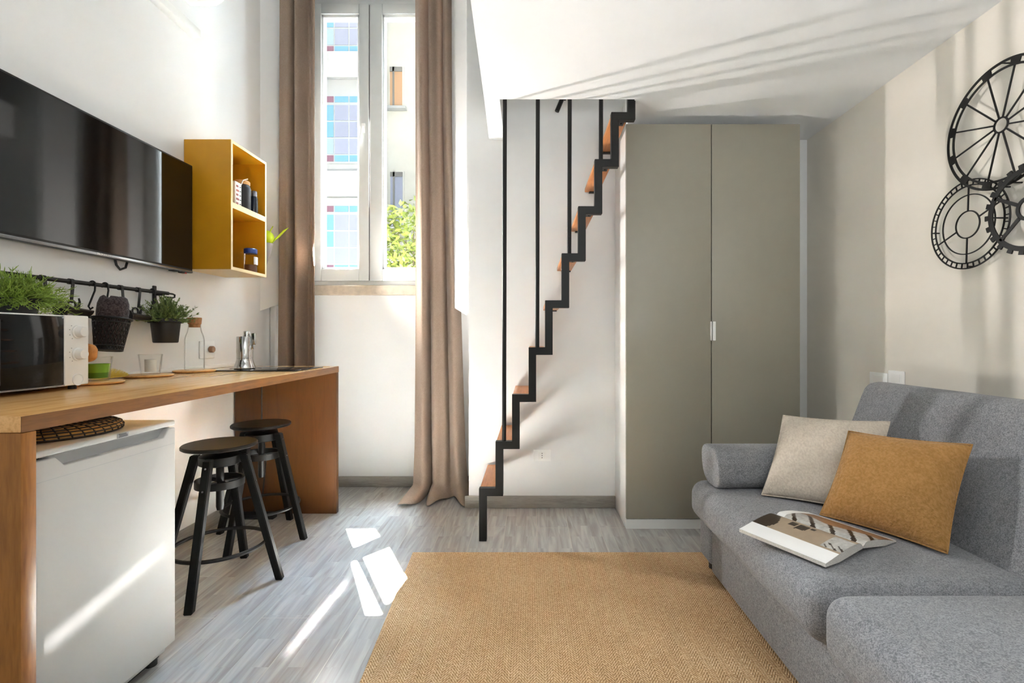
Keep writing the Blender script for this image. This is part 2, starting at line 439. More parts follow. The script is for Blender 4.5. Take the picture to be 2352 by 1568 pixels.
# window
wf = MB('frame'); fy0, fy1 = 3.66, 3.75
wf.box(WX0, WX1, fy0, fy1, WZ1-.05, WZ1, .004).box(WX0, WX1, fy0, fy1, WZ0, 1.53, .004)
wf.box(WX0, WX0+.045, fy0, fy1, WZ0, WZ1, .004).box(WX1-.045, WX1, fy0, fy1, WZ0, WZ1, .004)
win = struct('window_1', wf)
def sash(x0, x1, inner_right):
    m = MB('frame'); a, b = fy0-.015, fy1-.015; z0, z1 = 1.525, WZ1-.04
    sl, sr = (.075, .073) if inner_right else (.094, .075)
    m.box(x0, x0+sl, a, b, z0, z1, .005).box(x1-sr, x1, a, b, z0, z1, .005)
    m.box(x0+sl, x1-sr, a+.001, b, z0, z0+.088, .004).box(x0+sl, x1-sr, a+.001, b, z1-.075, z1, .004)
    s_ = part('sash', m, win)
    bd = MB('bead'); gx0, gx1, gz0, gz1 = x0+sl, x1-sr, z0+.088, z1-.075
    for q in ((gx0, gx0+.014, gz0, gz1), (gx1-.014, gx1, gz0, gz1)): bd.box(q[0], q[1], a+.012, b-.02, q[2], q[3], .003)
    for q in ((gz0, gz0+.014), (gz1-.022, gz1)): bd.box(gx0, gx1, a+.012, b-.02, q[0], q[1], .003)
    part('glazing_bead', bd, s_)
    part('pane', MB('pane').box(gx0+.002, gx1-.002, a+.035, a+.039, gz0+.002, gz1-.002), s_)
    return s_
XM = -1.194
s1 = sash(WX0+.035, XM-.003, True); s2 = sash(XM+.003, WX1-.035, False)
hd = MB('white_matt'); hx, hz = XM-.042, 2.655
hd.box(hx-.014, hx+.014, fy0-.024, fy0-.015, hz-.035, hz+.035, .004, 3)
hd.cyl((hx, fy0-.04, hz), .009, 0, .02, 14, 'y')
hd.tube([(hx, fy0-.045, hz+.002), (hx-.004, fy0-.048, hz-.02), (hx-.02, fy0-.046, hz-.115)], [.009, .009, .007], 10)
part('handle', hd, s1, 'white window handle')
part('seal', MB('dark').box(XM-.003, XM+.003, fy0-.004, fy0+.02, 1.53, WZ1-.045), win)
struct('trim_4', MB('stone').box(WX0-.02, WX1+.02, YW-.022, YW+.012, 1.418, 1.492, .008, 3))
# ------------------------------------------------------------------ courtyard
def stained_window(b, z0, z1, name='window'):
    X0 = -4.0; Y = 9.5
    cols = [(-4.0, -3.93), (-3.918, -3.79), (-3.766, -3.506), (-3.48, -3.22), (-3.195, -2.96)]
    h = z1-z0; rows = [(z0+.01, z0+.128)]; ph = (h-.12*2-.06)/3
    for k in range(3): rows.append((z0+.155+k*ph, z0+.155+k*ph+ph-.03))
    rows.append((z1-.118, z1-.005))
    fr = MB('facade').box(X0-.03, -2.935, Y-.02, Y+.01, z0-.03, z1+.03)
    f = part(name, fr, b); gm = MB('sg_blue')
    for gname, sel in (('sg_blue', lambda i, j: (j in (0, 4) and i != 1) or (i == 1 and j in (2, 3))), ('sg_purple', lambda i, j: i == 1 and j in (0, 4)),
                       ('sg_pale', lambda i, j: (i == 1 and j == 1) or (i == 0 and 0 < j < 4)), ('sg_grey', lambda i, j: i > 1 and 0 < j < 4)):
        g = gm.use(gname)
        for i, (a, c) in enumerate(cols):
            for j, (p, q) in enumerate(rows):
                if sel(i, j): g.box(a, c, Y-.028, Y-.012, p, q)
    part('pane', gm, f)
bA = thing('apartment_building', 'white banded building with stained glass windows behind left window sash', 'building', (-4.2, 9.5, -.2))
part('wall', MB('facade').box(-10.5, -2.93, 9.5, 9.7, -.2, 11.5), bA)
for z in (6.08, 3.80, 1.55):
    part('string_course', MB('facade').box(-6.2, -2.93, 9.40, 9.5, z, z+.5, .01), bA)
stained_window(bA, 6.586, 7.9); stained_window(bA, 4.485, 5.754); stained_window(bA, 2.375, 3.644)
bB = thing('apartment_building', 'cream plastered building with narrow windows behind right window sash', 'building', (-2.2, 11, -.2))
part('wall', MB('facade2').box(-3.6, 4.5, 11, 12.2, -.2, 13.5), bB)
for (x0, x1, y0, y1, mt) in ((897, 925, 157, 246, 'wood_out'), (898, 926, 397, 520, 'sg_grey')):
    a = atY(x0, y0, 11); c = atY(x1, y1, 11)
    f = part('window', MB('facade2').box(a.x-.03, c.x+.03, 10.96, 11.0, c.z-.03, a.z+.03), bB)
    g = MB(mt).box(a.x, c.x, 10.95, 10.965, c.z, a.z); part('pane', g, f)
    part_split('shutter_frame', MB('band').box(a.x, c.x, 10.93, 10.955, a.z-.1, a.z).box(a.x+.06, a.x+.10, 10.93, 10.955, c.z, a.z), f)
    part('window_sill', MB('facade').box(a.x-.1, c.x+.1, 10.85, 10.99, c.z-.09, c.z-.03), bB)
o = solo('courtyard_ground', MB('ground').box(-9, 6, 4.0, 14, -.35, -.2), '', '', (0, 6, -.2)); del o['label']; del o['category']; o['kind'] = 'structure'
random.seed(4)
def leafquad(mb, p, d, n, l, wd):
    d = Vector(d).normalized(); n = Vector(n); sd = d.cross(n)
    sd = sd.normalized() if sd.length > 1e-4 else d.orthogonal().normalized()
    p = Vector(p); nn = sd.cross(d)
    mb.raw([p, p+d*l*.45+sd*wd+nn*l*.06, p+d*l, p+d*l*.45-sd*wd+nn*l*.06], [(0, 1, 2, 3)])
def rnd(): return random.uniform(-1, 1)
tr = thing('shrub', 'leafy yellow green shrub in courtyard behind right window sash', 'shrub', (-2.05, 8.0, -.2))
fo = MB('leaf_out')
for i in range(1100):
    while True:
        q = Vector((rnd(), rnd(), rnd()))
        if q.length < 1: break
    p = Vector((-1.98+q.x*.62, 8+q.y*.6, 2.55+q.z*.82))
    leafquad(fo, p, (rnd(), rnd(), rnd()*.6-.3), (rnd(), rnd(), 1), random.uniform(.1, .2), random.uniform(.018, .035))
part('foliage', fo, tr, fixn=False)
bk = MB('bark')
for k in range(6): bk.tube([(-2.02+.03*k, 8+.02*k, -.2), (-2.05+.05*k, 8, 1.2), (-2.3+.14*k, 8+.1*rnd(), 2.9)], [.03, .022, .008], 6)
part_split('stem', bk, tr)
o = MB('brick'); o.box(-10, XL-.2, 3.3, 4.0, -.2, 11).box(XR+.2, 8, 3.3, 4.0, -.2, 11).box(XL-.2, XR+.2, 3.3, 4.0, ZT+.15, 11)
struct('wall_exterior', o)
# added unseen panel, its holes cut to shape the sun patches on the floor
TAN = 1.76; SH = (.447, -.894)
cz = 5.2; off = Vector((-SH[0], -SH[1]))*(cz/TAN)
holes = [[(787, 1187), (833, 1185), (873, 1240), (822, 1262)],
         [(785, 1315), (815, 1284), (878, 1398), (866, 1443), (839, 1451)],
         [(833, 1279), (890, 1257), (937, 1306), (934, 1315), (896, 1363), (884, 1373)]]
tb = bmesh.new(); edges = []
def loop(pts):
    v = [tb.verts.new((x, y, cz)) for x, y in pts]
    for i in range(len(v)): edges.append(tb.edges.new((v[i], v[(i+1) % len(v)])))
loop([(-2.7, 4.0), (-.95, 4.0), (-.95, 5.9), (-2.7, 5.9)])
for h in holes:
    pts = [onZ(x, y) for x, y in h]; mx = sum((p.x for p in pts))/len(pts); my = sum((p.y for p in pts))/len(pts)
    loop([(mx+(p.x-mx)*.9+off.x, my+(p.y-my)*.96+off.y) for p in pts])
bmesh.ops.triangle_fill(tb, edges=edges, use_beauty=True)
cm = MB('band'); cm.absorb(tb)
cme = mesh_from(cm, 'sun_mask'); co = bpy.data.objects.new('sun_mask', cme); C.objects.link(co); co['kind'] = 'structure'
sm = co.modifiers.new('thickness', 'SOLIDIFY'); sm.thickness = .02

# ------------------------------------------------------------------ curtains
def curtain(name, xl, xr, y0, nf, amp, z0, z1, seed, pool, label):
    rg = random.Random(seed); ph = [rg.uniform(0, 6.28) for _ in range(6)]
    mb = MB('curtain')
    def fn(u, v):
        t = v**1.7; z = z0+(z1-z0)*t; a, b = xl(z), xr(z)
        wv = math.sin(2*PI*nf*u+ph[0]+.35*math.sin(z*1.1+ph[1]))
        wv2 = math.sin(2*PI*nf*1.63*u+ph[2]+.2*z)
        x = a+(b-a)*u+.011*math.cos(2*PI*nf*u+ph[0]); y = y0+amp(z)*(wv*.75+wv2*.35)
        if pool:
            k = max(0, (.34-z)/.34); k2 = max(0, (.09-z)/.09)
            y -= .05*k*math.sin(2*PI*1.7*u+.8)
            y -= k2*(.10+.09*math.sin(2*PI*2.3*u+1.2)); x += k2*(u-.5)*.12+k*.02*math.sin(9*u)
            z = max(.004, z)+k2*.012*(1+math.sin(2*PI*4.1*u))
        return (x, y, z)
    mb.surf(fn, 170, 70)
    o = solo(name, mb, label, 'curtain', ((xl(0)+xr(0))/2, y0, z0), None, 180)
    sd = o.modifiers.new('thickness', 'SOLIDIFY'); sd.thickness = .003
    return o
curtain('curtain', lambda z: -1.80+.017*min(1, z/3.5)*2, lambda z: -1.50, 3.46, 2.6, lambda z: .055, .01, ZT, 3, False,
        'taupe curtain left of window behind far end of wooden counter')
curtain('curtain', lambda z: -.785-.012*math.exp(-z), lambda z: -.53+.075*max(0, 1-z/2.6), 3.41, 2.7, lambda z: .05+.012*max(0, 1-z), .004, ZT, 11, True,
        'taupe curtain right of window with hem puddled on floor')

# ------------------------------------------------------------------ counter
CT, CB = .924, .886
cn = thing('counter', 'long oak breakfast counter along left wall with slab ends', 'counter', (-1.52, 2.1, 0))
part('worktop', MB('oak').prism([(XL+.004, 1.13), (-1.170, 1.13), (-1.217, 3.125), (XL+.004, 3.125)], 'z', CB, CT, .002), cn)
part('front_edge', MB('oak_edge_shaded').prism([(-1.172, 1.1305), (-1.1695, 1.1305), (-1.2165, 3.125), (-1.219, 3.125)], 'z', CB, CT-.0008), cn, 'darker oak front edge with shade in its colour')
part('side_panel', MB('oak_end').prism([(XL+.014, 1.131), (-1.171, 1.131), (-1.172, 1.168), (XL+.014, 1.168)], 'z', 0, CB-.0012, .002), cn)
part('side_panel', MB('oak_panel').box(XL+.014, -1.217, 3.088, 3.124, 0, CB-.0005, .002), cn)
struct('trim_5', MB('white').box(XL, XL+.008, 1.15, 3.12, CT+.001, CT+.022, .002))

# ------------------------------------------------------------------ fridge
fr = thing('refrigerator', 'small white refrigerator under near end of counter', 'refrigerator', (-1.48, 1.45, 0))
FX = -1.222
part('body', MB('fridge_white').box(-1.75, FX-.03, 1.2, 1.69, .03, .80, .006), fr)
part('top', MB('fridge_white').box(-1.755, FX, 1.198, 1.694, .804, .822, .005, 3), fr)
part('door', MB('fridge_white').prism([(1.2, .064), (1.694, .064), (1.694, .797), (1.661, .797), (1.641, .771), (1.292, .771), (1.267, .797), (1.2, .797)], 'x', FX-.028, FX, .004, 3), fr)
part('handle_recess', MB('fridge_grey').box(FX-.029, FX-.02, 1.25, 1.68, .75, .80), fr)
part('groove', MB('fridge_grey').box(FX-.001, FX+.0004, 1.205, 1.69, .7425, .744), fr)
part('seal', MB('dark').box(FX-.034, FX-.026, 1.205, 1.688, .08, .8035), fr)
part('plinth', MB('dark').box(-1.72, FX-.05, 1.21, 1.685, .012, .06), fr)
ft = MB('dark')
for yy in (1.24, 1.66):
    for xx in (-1.28, -1.70): ft.cyl((xx, yy, 0), .018, 0, .03, 14)
part_split('foot', ft, fr)
bd = MB('grey_metal').box(FX, FX+.0012, 1.455, 1.495, .8065, .8195); bd.use('dark')
for k in range(3): bd.box(FX+.001, FX+.0018, 1.459+.003*(k == 1), 1.491-.004*(k == 2), .8085+k*.0036, .8103+k*.0036)
part('badge', bd, fr)

# woven mats on fridge
pm = thing('placemat', 'round woven placemat with dark cord net lying on refrigerator', 'placemat', (-1.42, 1.44, .822))
pc = (-1.42, 1.44, .822)
prof = [(0, .001), (.165, .001), (.176, .006), (.178, .014), (.172, .024), (.150, .032), (.10, .037), (0, .038)]
part('weave', MB('mat_tan').lathe(prof, pc, 48), pm)
nt = MB('dark')
def prz(r):
    pts = [(.0, .0385), (.10, .0375), (.150, .0325), (.172, .0245), (.178, .0145), (.176, .006)]
    return pts
for r, z in ((.05, .0385), (.08, .038), (.105, .0368), (.128, .035), (.148, .0325), (.163, .0285), (.1735, .023), (.1785, .0145), (.1765, .006)):
    nt.ring((pc[0], pc[1], pc[2]+z), r, .0022, 'z', 48, 5)
for k in range(40):
    a = 2*PI*k/40
    nt.tube([(pc[0]+r*math.cos(a+tw), pc[1]+r*math.sin(a+tw), pc[2]+z) for r, z, tw in
             ((.02, .039, 0), (.08, .0385, .03), (.128, .0355, .08), (.163, .029, .1), (.1785, .0148, .13), (.1768, .006, .15))], .0022, 5)
part('cord_net', nt, pm, 'dark cord net')

# ------------------------------------------------------------------ bar stools
def make_stool(loc, rot, label):
    t = thing('bar_stool', label, 'stool', (0, 0, 0), 'round black bar stools at the counter')
    part('seat', MB('black_wood').lathe([(0, .612), (.143, .612), (.15, .617), (.15, .626), (.146, .630), (0, .630)], (0, 0, 0), 48), t)
    part('screw', MB('black_metal').lathe([(0, .33), (.013, .33), (.016, .345), (.016, .585), (.03, .59), (.042, .604), (.042, .612), (0, .612)], (0, 0, 0), 20), t)
    part('hub', MB('black_metal').lathe([(.018, .535), (.075, .535), (.083, .54), (.083, .575), (.075, .58), (.03, .585), (.018, .585)], (0, 0, 0), 32), t)
    lb = MB('black_metal').flatring((0, 0, .455), .088, .098, .032, 'z', 40)
    for k in range(4):
        a = PI/4+k*PI/2; lb.bar((.016*math.cos(a), .016*math.sin(a), .455), (.09*math.cos(a), .09*math.sin(a), .455), .02, .006)
    part('collar', lb, t)
    for k in range(4):
        a = k*PI/2; ca, sa = math.cos(a), math.sin(a)
        p = Vector((.255*ca, .255*sa, .0)); q = Vector((.102*ca, .102*sa, .578))
        m = MB('black_wood'); hw = .016
        tv = Vector((-sa, ca, 0)); rv = Vector((ca, sa, 0))
        vs = []
        for o_, th in ((p, .03), (q, .034)):
            for i, j in ((-1, -1), (1, -1), (1, 1), (-1, 1)): vs.append(o_+tv*(i*hw)+rv*(j*th/2))
        m.raw(vs, [(3, 2, 1, 0), (4, 5, 6, 7), (0, 1, 5, 4), (1, 2, 6, 5), (2, 3, 7, 6), (3, 0, 4, 7)])
        tb_ = bmesh.new()
        m2 = MB('black_wood'); m.bm.verts.index_update()
        tmp = m.bm; bmesh.ops.recalc_face_normals(tmp, faces=tmp.faces)
        bmesh.ops.bevel(tmp, geom=tmp.edges[:], offset=.003, segments=2, affect='EDGES', clamp_overlap=True)
        m2.absorb(tmp); tb_.free()
        lg = part('leg', m2, t)
        bo = MB('silver')
        for zz in (.545, .455):
            f = (zz-0)/.578; pos = p.lerp(q, f)+rv*.018
            bo.X = Matrix.Translation(pos)@Vector((ca, sa, .26)).to_track_quat('Z', 'Y').to_matrix().to_4x4()
            bo.cyl((0, 0, 0), .004, -.002, .0015, 10)
        part_split('bolt', bo, lg)
    part('foot_ring', MB('black_metal').ring((0, 0, .175), .19, .0085, 'z', 56, 8), t)
    t.location = loc; t.rotation_euler = (0, 0, rot); return t
st = make_stool((-1.40, 2.22, 0), R(8), 'black round bar stool nearest the white refrigerator')
dup(st, (-1.495, 2.735, 0), R(-8), 'black round bar stool nearest the far end panel of counter')

# ------------------------------------------------------------------ television
tv = thing('television', 'large flat black television mounted on left wall', 'television', (-1.82, 2.14, 1.45))
TY0, TY1, TZ0, TZ1 = 1.655, 2.626, 1.447, 2.021
part('case', MB('black_plastic').box(-1.835, -1.802, TY0, TY1, TZ0, TZ1, .004, 3), tv)
part('screen', MB('black_gloss').box(-1.803, -1.7995, TY0+.008, TY1-.008, TZ0+.020, TZ1-.010), tv)
part('bezel', MB('silver').box(-1.804, -1.7985, TY0+.004, TY1-.004, TZ0+.001, TZ0+.012, .001), tv, 'silver lower bezel')
part('wall_bracket', MB('dark').box(XL+.001, -1.834, 1.95, 2.35, 1.6, 1.9), tv)
def text(body, size, M4, mat, name, parent, ext=.0006):
    cu = bpy.data.curves.new('txt', 'FONT'); cu.body = body; cu.size = size; cu.extrude = ext; cu.align_x = 'CENTER'; cu.align_y = 'CENTER'
    to = bpy.data.objects.new('txt', cu); C.objects.link(to); bpy.context.view_layer.update()
    me = bpy.data.meshes.new_from_object(to.evaluated_get(bpy.context.evaluated_depsgraph_get()))
    bpy.data.objects.remove(to); me.name = name; me.transform(Matrix.Translation(-WO[parent.name])@M4); me.materials.clear(); me.materials.append(M[mat])
    o = bpy.data.objects.new(name, me); C.objects.link(o); o.parent = parent; WO[o.name] = WO[parent.name]; return o
RX = Matrix(((0, 0, 1, 0), (1, 0, 0, 0), (0, 1, 0, 0), (0, 0, 0, 1)))     # text plane facing +X, reading along +Y
text('TELEFUNKEN', .011, Matrix.Translation((-1.7982, 2.075, TZ0+.0065))@RX, 'paper', 'logo', tv)
part('sensor', MB('dark').box(-1.832, -1.805, 2.49, 2.53, TZ0-.004, TZ0+.001), tv)
part('sensor', MB('dark').box(-1.83, -1.81, 2.555, 2.578, TZ0-.006, TZ0), tv)
part('power_light', MB('red').box(-1.83, -1.81, 2.578, 2.592, TZ0-.006, TZ0), tv, 'red light')
solo('cable', MB('dark').tube([(XL+.006, 2.20, 1.47), (XL+.012, 2.205, 1.43), (XL+.012, 2.225, 1.412), (XL+.012, 2.255, 1.425), (XL+.012, 2.27, 1.47)], .005, 8),
     'black cable loop hanging below the television', 'cable', (XL+.01, 2.23, 1.42))

# ------------------------------------------------------------------ yellow wall shelf: two open cubes
def cube_shelf(z0, label):
    t = thing('wall_shelf', label, 'shelf', (-1.74, 2.83, z0), 'mustard cube shelves on the left wall')
    b, h, x1, y0, y1 = .0155, .3495, -1.613, 2.65, 3.006
    m = MB('yellow'); X0 = XL+.002
    m.box(X0, x1, y0, y0+b, z0, z0+h).box(X0, x1, y1-b, y1, z0, z0+h)
    m.box(X0, x1, y0+b, y1-b, z0+h-b, z0+h).box(X0, x1, y0+b, y1-b, z0+.0015, z0+b).box(X0, X0+.012, y0+b, y1-b, z0+b, z0+h-b)
    part('carcass', m, t)
    e = MB('ply'); a, c = x1-.0005, x1+.0012
    e.box(a, c, y0, y0+b, z0, z0+h).box(a, c, y1-b, y1, z0, z0+h).box(a, c, y0+b, y1-b, z0+h-b, z0+h).box(a, c, y0+b, y1-b, z0, z0+b)
    part('edge_band', e, t, 'pale birch front edge')
    if z0 < 1.6: part('underside', MB('ply').box(X0, x1, y0, y1, z0-.0015, z0+.001), t, 'pale underside')
    return t
cube_shelf(1.823, 'mustard yellow open cube shelf, the upper one beside television')
cube_shelf(1.4735, 'mustard yellow open cube shelf, the lower one beside television')
zs1, zs0 = 1.823+.0157, 1.4735+.0157
jar = thing('storage_jar', 'matt black jar with wooden lid on upper yellow shelf', 'jar', (-1.675, 2.86, zs1))
part('body', MB('jar').lathe([(0, 0), (.04, 0), (.0445, .005), (.0455, .13), (.04, .148), (.035, .152), (0, .152)], (-1.675, 2.86, zs1), 36), jar)
part('lid', MB('coaster').lathe([(0, .152), (.039, .152), (.041, .156), (.041, .170), (.037, .174), (0, .174)], (-1.675, 2.86, zs1), 36), jar, 'wooden lid')
part('spoon', MB('white_matt').tube([(-1.655, 2.815, zs1+.14), (-1.64, 2.81, zs1+.165), (-1.625, 2.83, zs1+.178)], .003, 8), jar, 'white spoon handle')
sb = thing('spice_bottle', 'small dark bottle with pale cap on upper yellow shelf', 'bottle', (-1.66, 2.953, zs1))
part('body', MB('navy').lathe([(0, 0), (.021, 0), (.023, .003), (.023, .10), (.018, .112), (0, .112)], (-1.66, 2.953, zs1), 24), sb)
part('cap', MB('silver').lathe([(0, .110), (.019, .110), (.019, .135), (.017, .142), (0, .142)], (-1.66, 2.953, zs1), 24), sb, 'pale metal cap')
tn = thing('storage_tin', 'white printed tin beside black jar on upper yellow shelf', 'tin', (-1.69, 2.775, zs1))
part('body', MB('tin_white').box(-1.735, -1.645, 2.742, 2.805, zs1, zs1+.142, .006, 3), tn)
pr = MB('tin_red')
for k in range(5): pr.box(-1.646, -1.6444, 2.752, 2.772+.006*(k % 2), zs1+.015+k*.024, zs1+.026+k*.024)
pr.use('dark')
for k in range(5): pr.box(-1.646, -1.6444, 2.785, 2.797, zs1+.018+k*.024, zs1+.024+k*.024)
part('print', pr, tn, 'red and black print')
def tumbler(name, c, h, r0, r1, label, cat='glass', group=None):
    t = thing(name, label, cat, c, group)
    part('glass', MB('glass').lathe([(0, 0), (r0-.002, 0), (r0, .003), (r1, h-.001), (r1-.001, h), (r1-.0028, h-.001), (r0-.003, .010), (0, .010)], c, 36), t)
    return t
tumbler('drinking_glass', (-1.665, 2.80, zs0), .096, .038, .041, 'clear drinking glass on lower yellow shelf')
jb = thing('food_jar', 'glass jar with blue lid on lower yellow shelf', 'jar', (-1.66, 2.92, zs0))
part('body', MB('glass').lathe([(0, 0), (.034, 0), (.037, .004), (.037, .105), (.031, .115), (0, .115)], (-1.66, 2.92, zs0), 28), jb)
part('filling', MB('brown').cyl((-1.66, 2.92, zs0), .034, .003, .045, 24), jb, 'brown filling')
part('lid', MB('blue').lathe([(0, .112), (.034, .112), (.036, .116), (.036, .138), (.032, .142), (0, .142)], (-1.66, 2.92, zs0), 28), jb, 'blue screw lid')
lb = MB('paper').flatring((-1.66, 2.92, zs0+.07), .0372, .0378, .045, 'z', 24, -.6, 1.2)
part('paper_label', lb, jb, 'white paper label')
db = thing('bottle', 'dark bottle at the back behind the glass on lower yellow shelf', 'bottle', (-1.80, 2.90, zs0))
part('body', MB('navy').lathe([(0, 0), (.026, 0), (.028, .004), (.028, .12), (.011, .16), (.011, .19), (0, .19)], (-1.80, 2.90, zs0), 24), db)
part('cap', MB('dark').cyl((-1.80, 2.90, zs0), .0125, .188, .212, 20), db)

# wall vase with lime utensils
wv = thing('wall_vase', 'grey cone vase with lime green leaves on left wall behind yellow shelf', 'vase', (-1.80, 3.27, 1.55))
vc = Vector((-1.765, 3.27, 1.56))
part('cone', MB('grey_metal').lathe([(0, 0), (.006, 0), (.03, .09), (.052, .17), (.049, .17), (.02, .06), (0, .05)], vc, 28), wv)
part('wall_plate', MB('grey_metal').box(XL, vc.x-.02, 3.255, 3.285, 1.66, 1.70), wv)
part('ball', MB('lime').lathe([(.0001, .0)]+[(.045*math.sin(a), .045-.045*math.cos(a)) for a in [PI*k/10 for k in range(1, 10)]]+[(.0001, .09)], vc+Vector((.015, -.005, .165)), 20), wv, 'lime green ball')
lf = MB('lime')
for k in range(7):
    a = -.5+.18*k
    lf.tube([vc+Vector((.02, .02, .16)), vc+Vector((.05+.01*k, .03, .20+.01*k)), vc+Vector((.075+.016*k*.6, .05, .225+.010*k))], [.003, .005, .002], 6)
lf.tube([vc+Vector((.01, 0, .16)), vc+Vector((.03, .0, .24)), vc+Vector((.055, .0, .285))], [.004, .004, .003], 6)
part_split('leaf', lf, wv)

# ------------------------------------------------------------------ hanging rail and hooks
RXX, RZ = -1.822, 1.327
rl = thing('hanging_rail', 'black metal kitchen rail along left wall below television', 'rail', (-1.83, 2.05, RZ))
part('rod', MB('black_metal').tube([(RXX, 1.45, RZ), (RXX, 2.475, RZ)], .0085, 12).tube([(RXX, 2.475, RZ), (RXX, 2.505, RZ), (RXX+.001, 2.52, RZ-.004), (RXX, 2.52, RZ-.016), (RXX, 2.505, RZ-.02), (RXX, 2.46, RZ-.02)], .0045, 8), rl)
for yy in (2.44, 1.55):
    part('wall_bracket', MB('black_metal').box(XL, XL+.006, yy-.012, yy+.012, RZ-.07, RZ+.035, .004).box(XL+.005, RXX+.004, yy-.008, yy+.008, RZ-.014, RZ+.002, .002), rl)
HG = 'black hooks on the kitchen rail'
def yof(x, X): return X*F/(x-CX)
def s_hook(y, drop, lean, label, xo=0):
    c = (RXX, y, RZ); rr = .0125
    pts = [(RXX-rr*math.cos(a)*.9+0, y+lean*.02, RZ+rr*math.sin(a)) for a in [R(k) for k in range(-40, 181, 20)]]
    pts = [(RXX+rr*math.cos(R(k)), y, RZ+rr*math.sin(R(k))) for k in range(215, -20, -20)]
    e = pts[-1]; pts += [(e[0]+.006, y+lean*.2, RZ-drop*.3), (e[0]+.012, y+lean, RZ-drop), (e[0]+.02, y+lean, RZ-drop-.012), (e[0]+.03, y+lean, RZ-drop-.004)]
    return solo('hook', MB('black_metal').tube(pts, .0035, 8), label, 'hook', (RXX, y, RZ-.05), HG)
def strap(y, drop, lean, label):
    m = MB('black_metal'); m.flatring((RXX, y, RZ), .0092, .0115, .016, 'y', 20)
    m.bar((RXX+.010, y, RZ-.004), (RXX+.014, y+lean, RZ-drop), .013, .0025, (1, 0, 0))
    return solo('hook', m, label, 'hook', (RXX, y, RZ-drop/2), HG)
strap(yof(97, RXX), .05, 0, 'black strap hook on rail behind bushy plant on microwave')
strap(yof(162, RXX), .085, -.012, 'black strap hook on rail just right of bushy microwave plant')
s_hook(yof(212, RXX), .095, -.045, 'slanting black S-hook left of rolled brown towel')
s_hook(yof(241, RXX), .07, -.02, 'black S-hook partly behind left side of rolled brown towel')
strap(yof(276, RXX), .055, 0, 'black strap hook directly above rolled brown towel')
strap(yof(317, RXX), .085, -.015, 'black strap hook between towel basket and hanging herb pot')
s_hook(yof(350, RXX), .095, -.045, 'slanting black S-hook above hanging herb pot')
def holder(c, label):
    t = thing('utensil_holder', label, 'holder', c); x, y, z = c
    m = MB('black_plastic')
    def fn(u, v):
        a = PI*(1.02+.96*u); return (x+.032*math.cos(a), y-.055+.11*v, z+.026*math.sin(a)+.012*(1-v))
    m.surf(fn, 14, 6); m.lathe([(0, 0), (.03, 0), (.03, .006), (0, .006)], (x, y-.058, z-.004), 20, 'y')
    tr_ = part('tray', m, t); tr_.modifiers.new('thickness', 'SOLIDIFY').thickness = .004
    part('ring', MB('black_plastic').ring((x+.01, y-.02, z+.018), .016, .004, 'x', 24, 6).tube([(x+.01, y+.005, z+.0), (x+.012, y+.012, z+.03), (x+.012, y+.008, z+.045)], [.006, .004, .003], 8), t)
    part('arm', MB('black_plastic').bar((XL+.002, y+.03, z), (x, y+.03, z), .012, .006), t)
holder((-1.795, 1.935, 1.215), 'black utensil holder hanging right of bushy microwave plant')
holder((-1.795, 2.243, 1.205), 'black utensil holder hanging between towel basket and herb pot')

# towel basket
bc = Vector((-1.757, 2.05, 1.052))
bk_ = thing('hanging_basket', 'black mesh basket hanging from kitchen rail', 'basket', bc)
TB = Matrix.Translation(bc)@Matrix.Rotation(R(-7), 4, 'X')
bm_ = MB('black_plastic'); bm_.X = TB
h = .132; rb, rt = .046, .063
for sgn in (1, -1):
    for k in range(26):
        a0 = 2*PI*k/26
        bm_.tube([((rb+(rt-rb)*j/8)*math.cos(a0+sgn*.9*j/8), (rb+(rt-rb)*j/8)*math.sin(a0+sgn*.9*j/8), h*j/8) for j in range(9)], .0019, 4)
for z in (0, .018, .115): bm_.ring((0, 0, z), rb+(rt-rb)*z/h, .003, 'z', 40, 6)
bm_.cyl((0, 0, 0), rb, 0, .014, 32)
part('mesh', bm_, bk_)
rg_ = MB('black_metal'); rg_.X = TB; rg_.ring((0, 0, h), rt+.003, .0048, 'z', 48, 8)
rg_.tube([(-.06, -.02, h), (-.085, -.06, h+.012), (-.09, -.08, h+.02)], .005, 8)
part('rim', rg_, bk_)
tw = MB('towel'); tw.X = TB
tprof = [(0, .02), (.04, .02), (.045, .06), (.052, .12), (.055, .16), (.054, .195), (.048, .214), (.04, .221), (.03, .216), (.022, .221), (.012, .216), (0, .22)]
tw.lathe(tprof, (0, 0, 0), 40)
random.seed(8)
for v in tw.bm.verts:
    d = (v.co-bc); a = math.atan2(d.y, d.x); v.co += Vector((d.x, d.y, 0))*(.05*math.sin(3*a+1)+.03*math.sin(7*a+d.z*20))
    if d.z > .2: v.co.z += .006*math.sin(2*a)
solo('towel', tw, 'rolled dark brown towel standing in black mesh basket', 'towel', bc+Vector((0, 0, .03)))

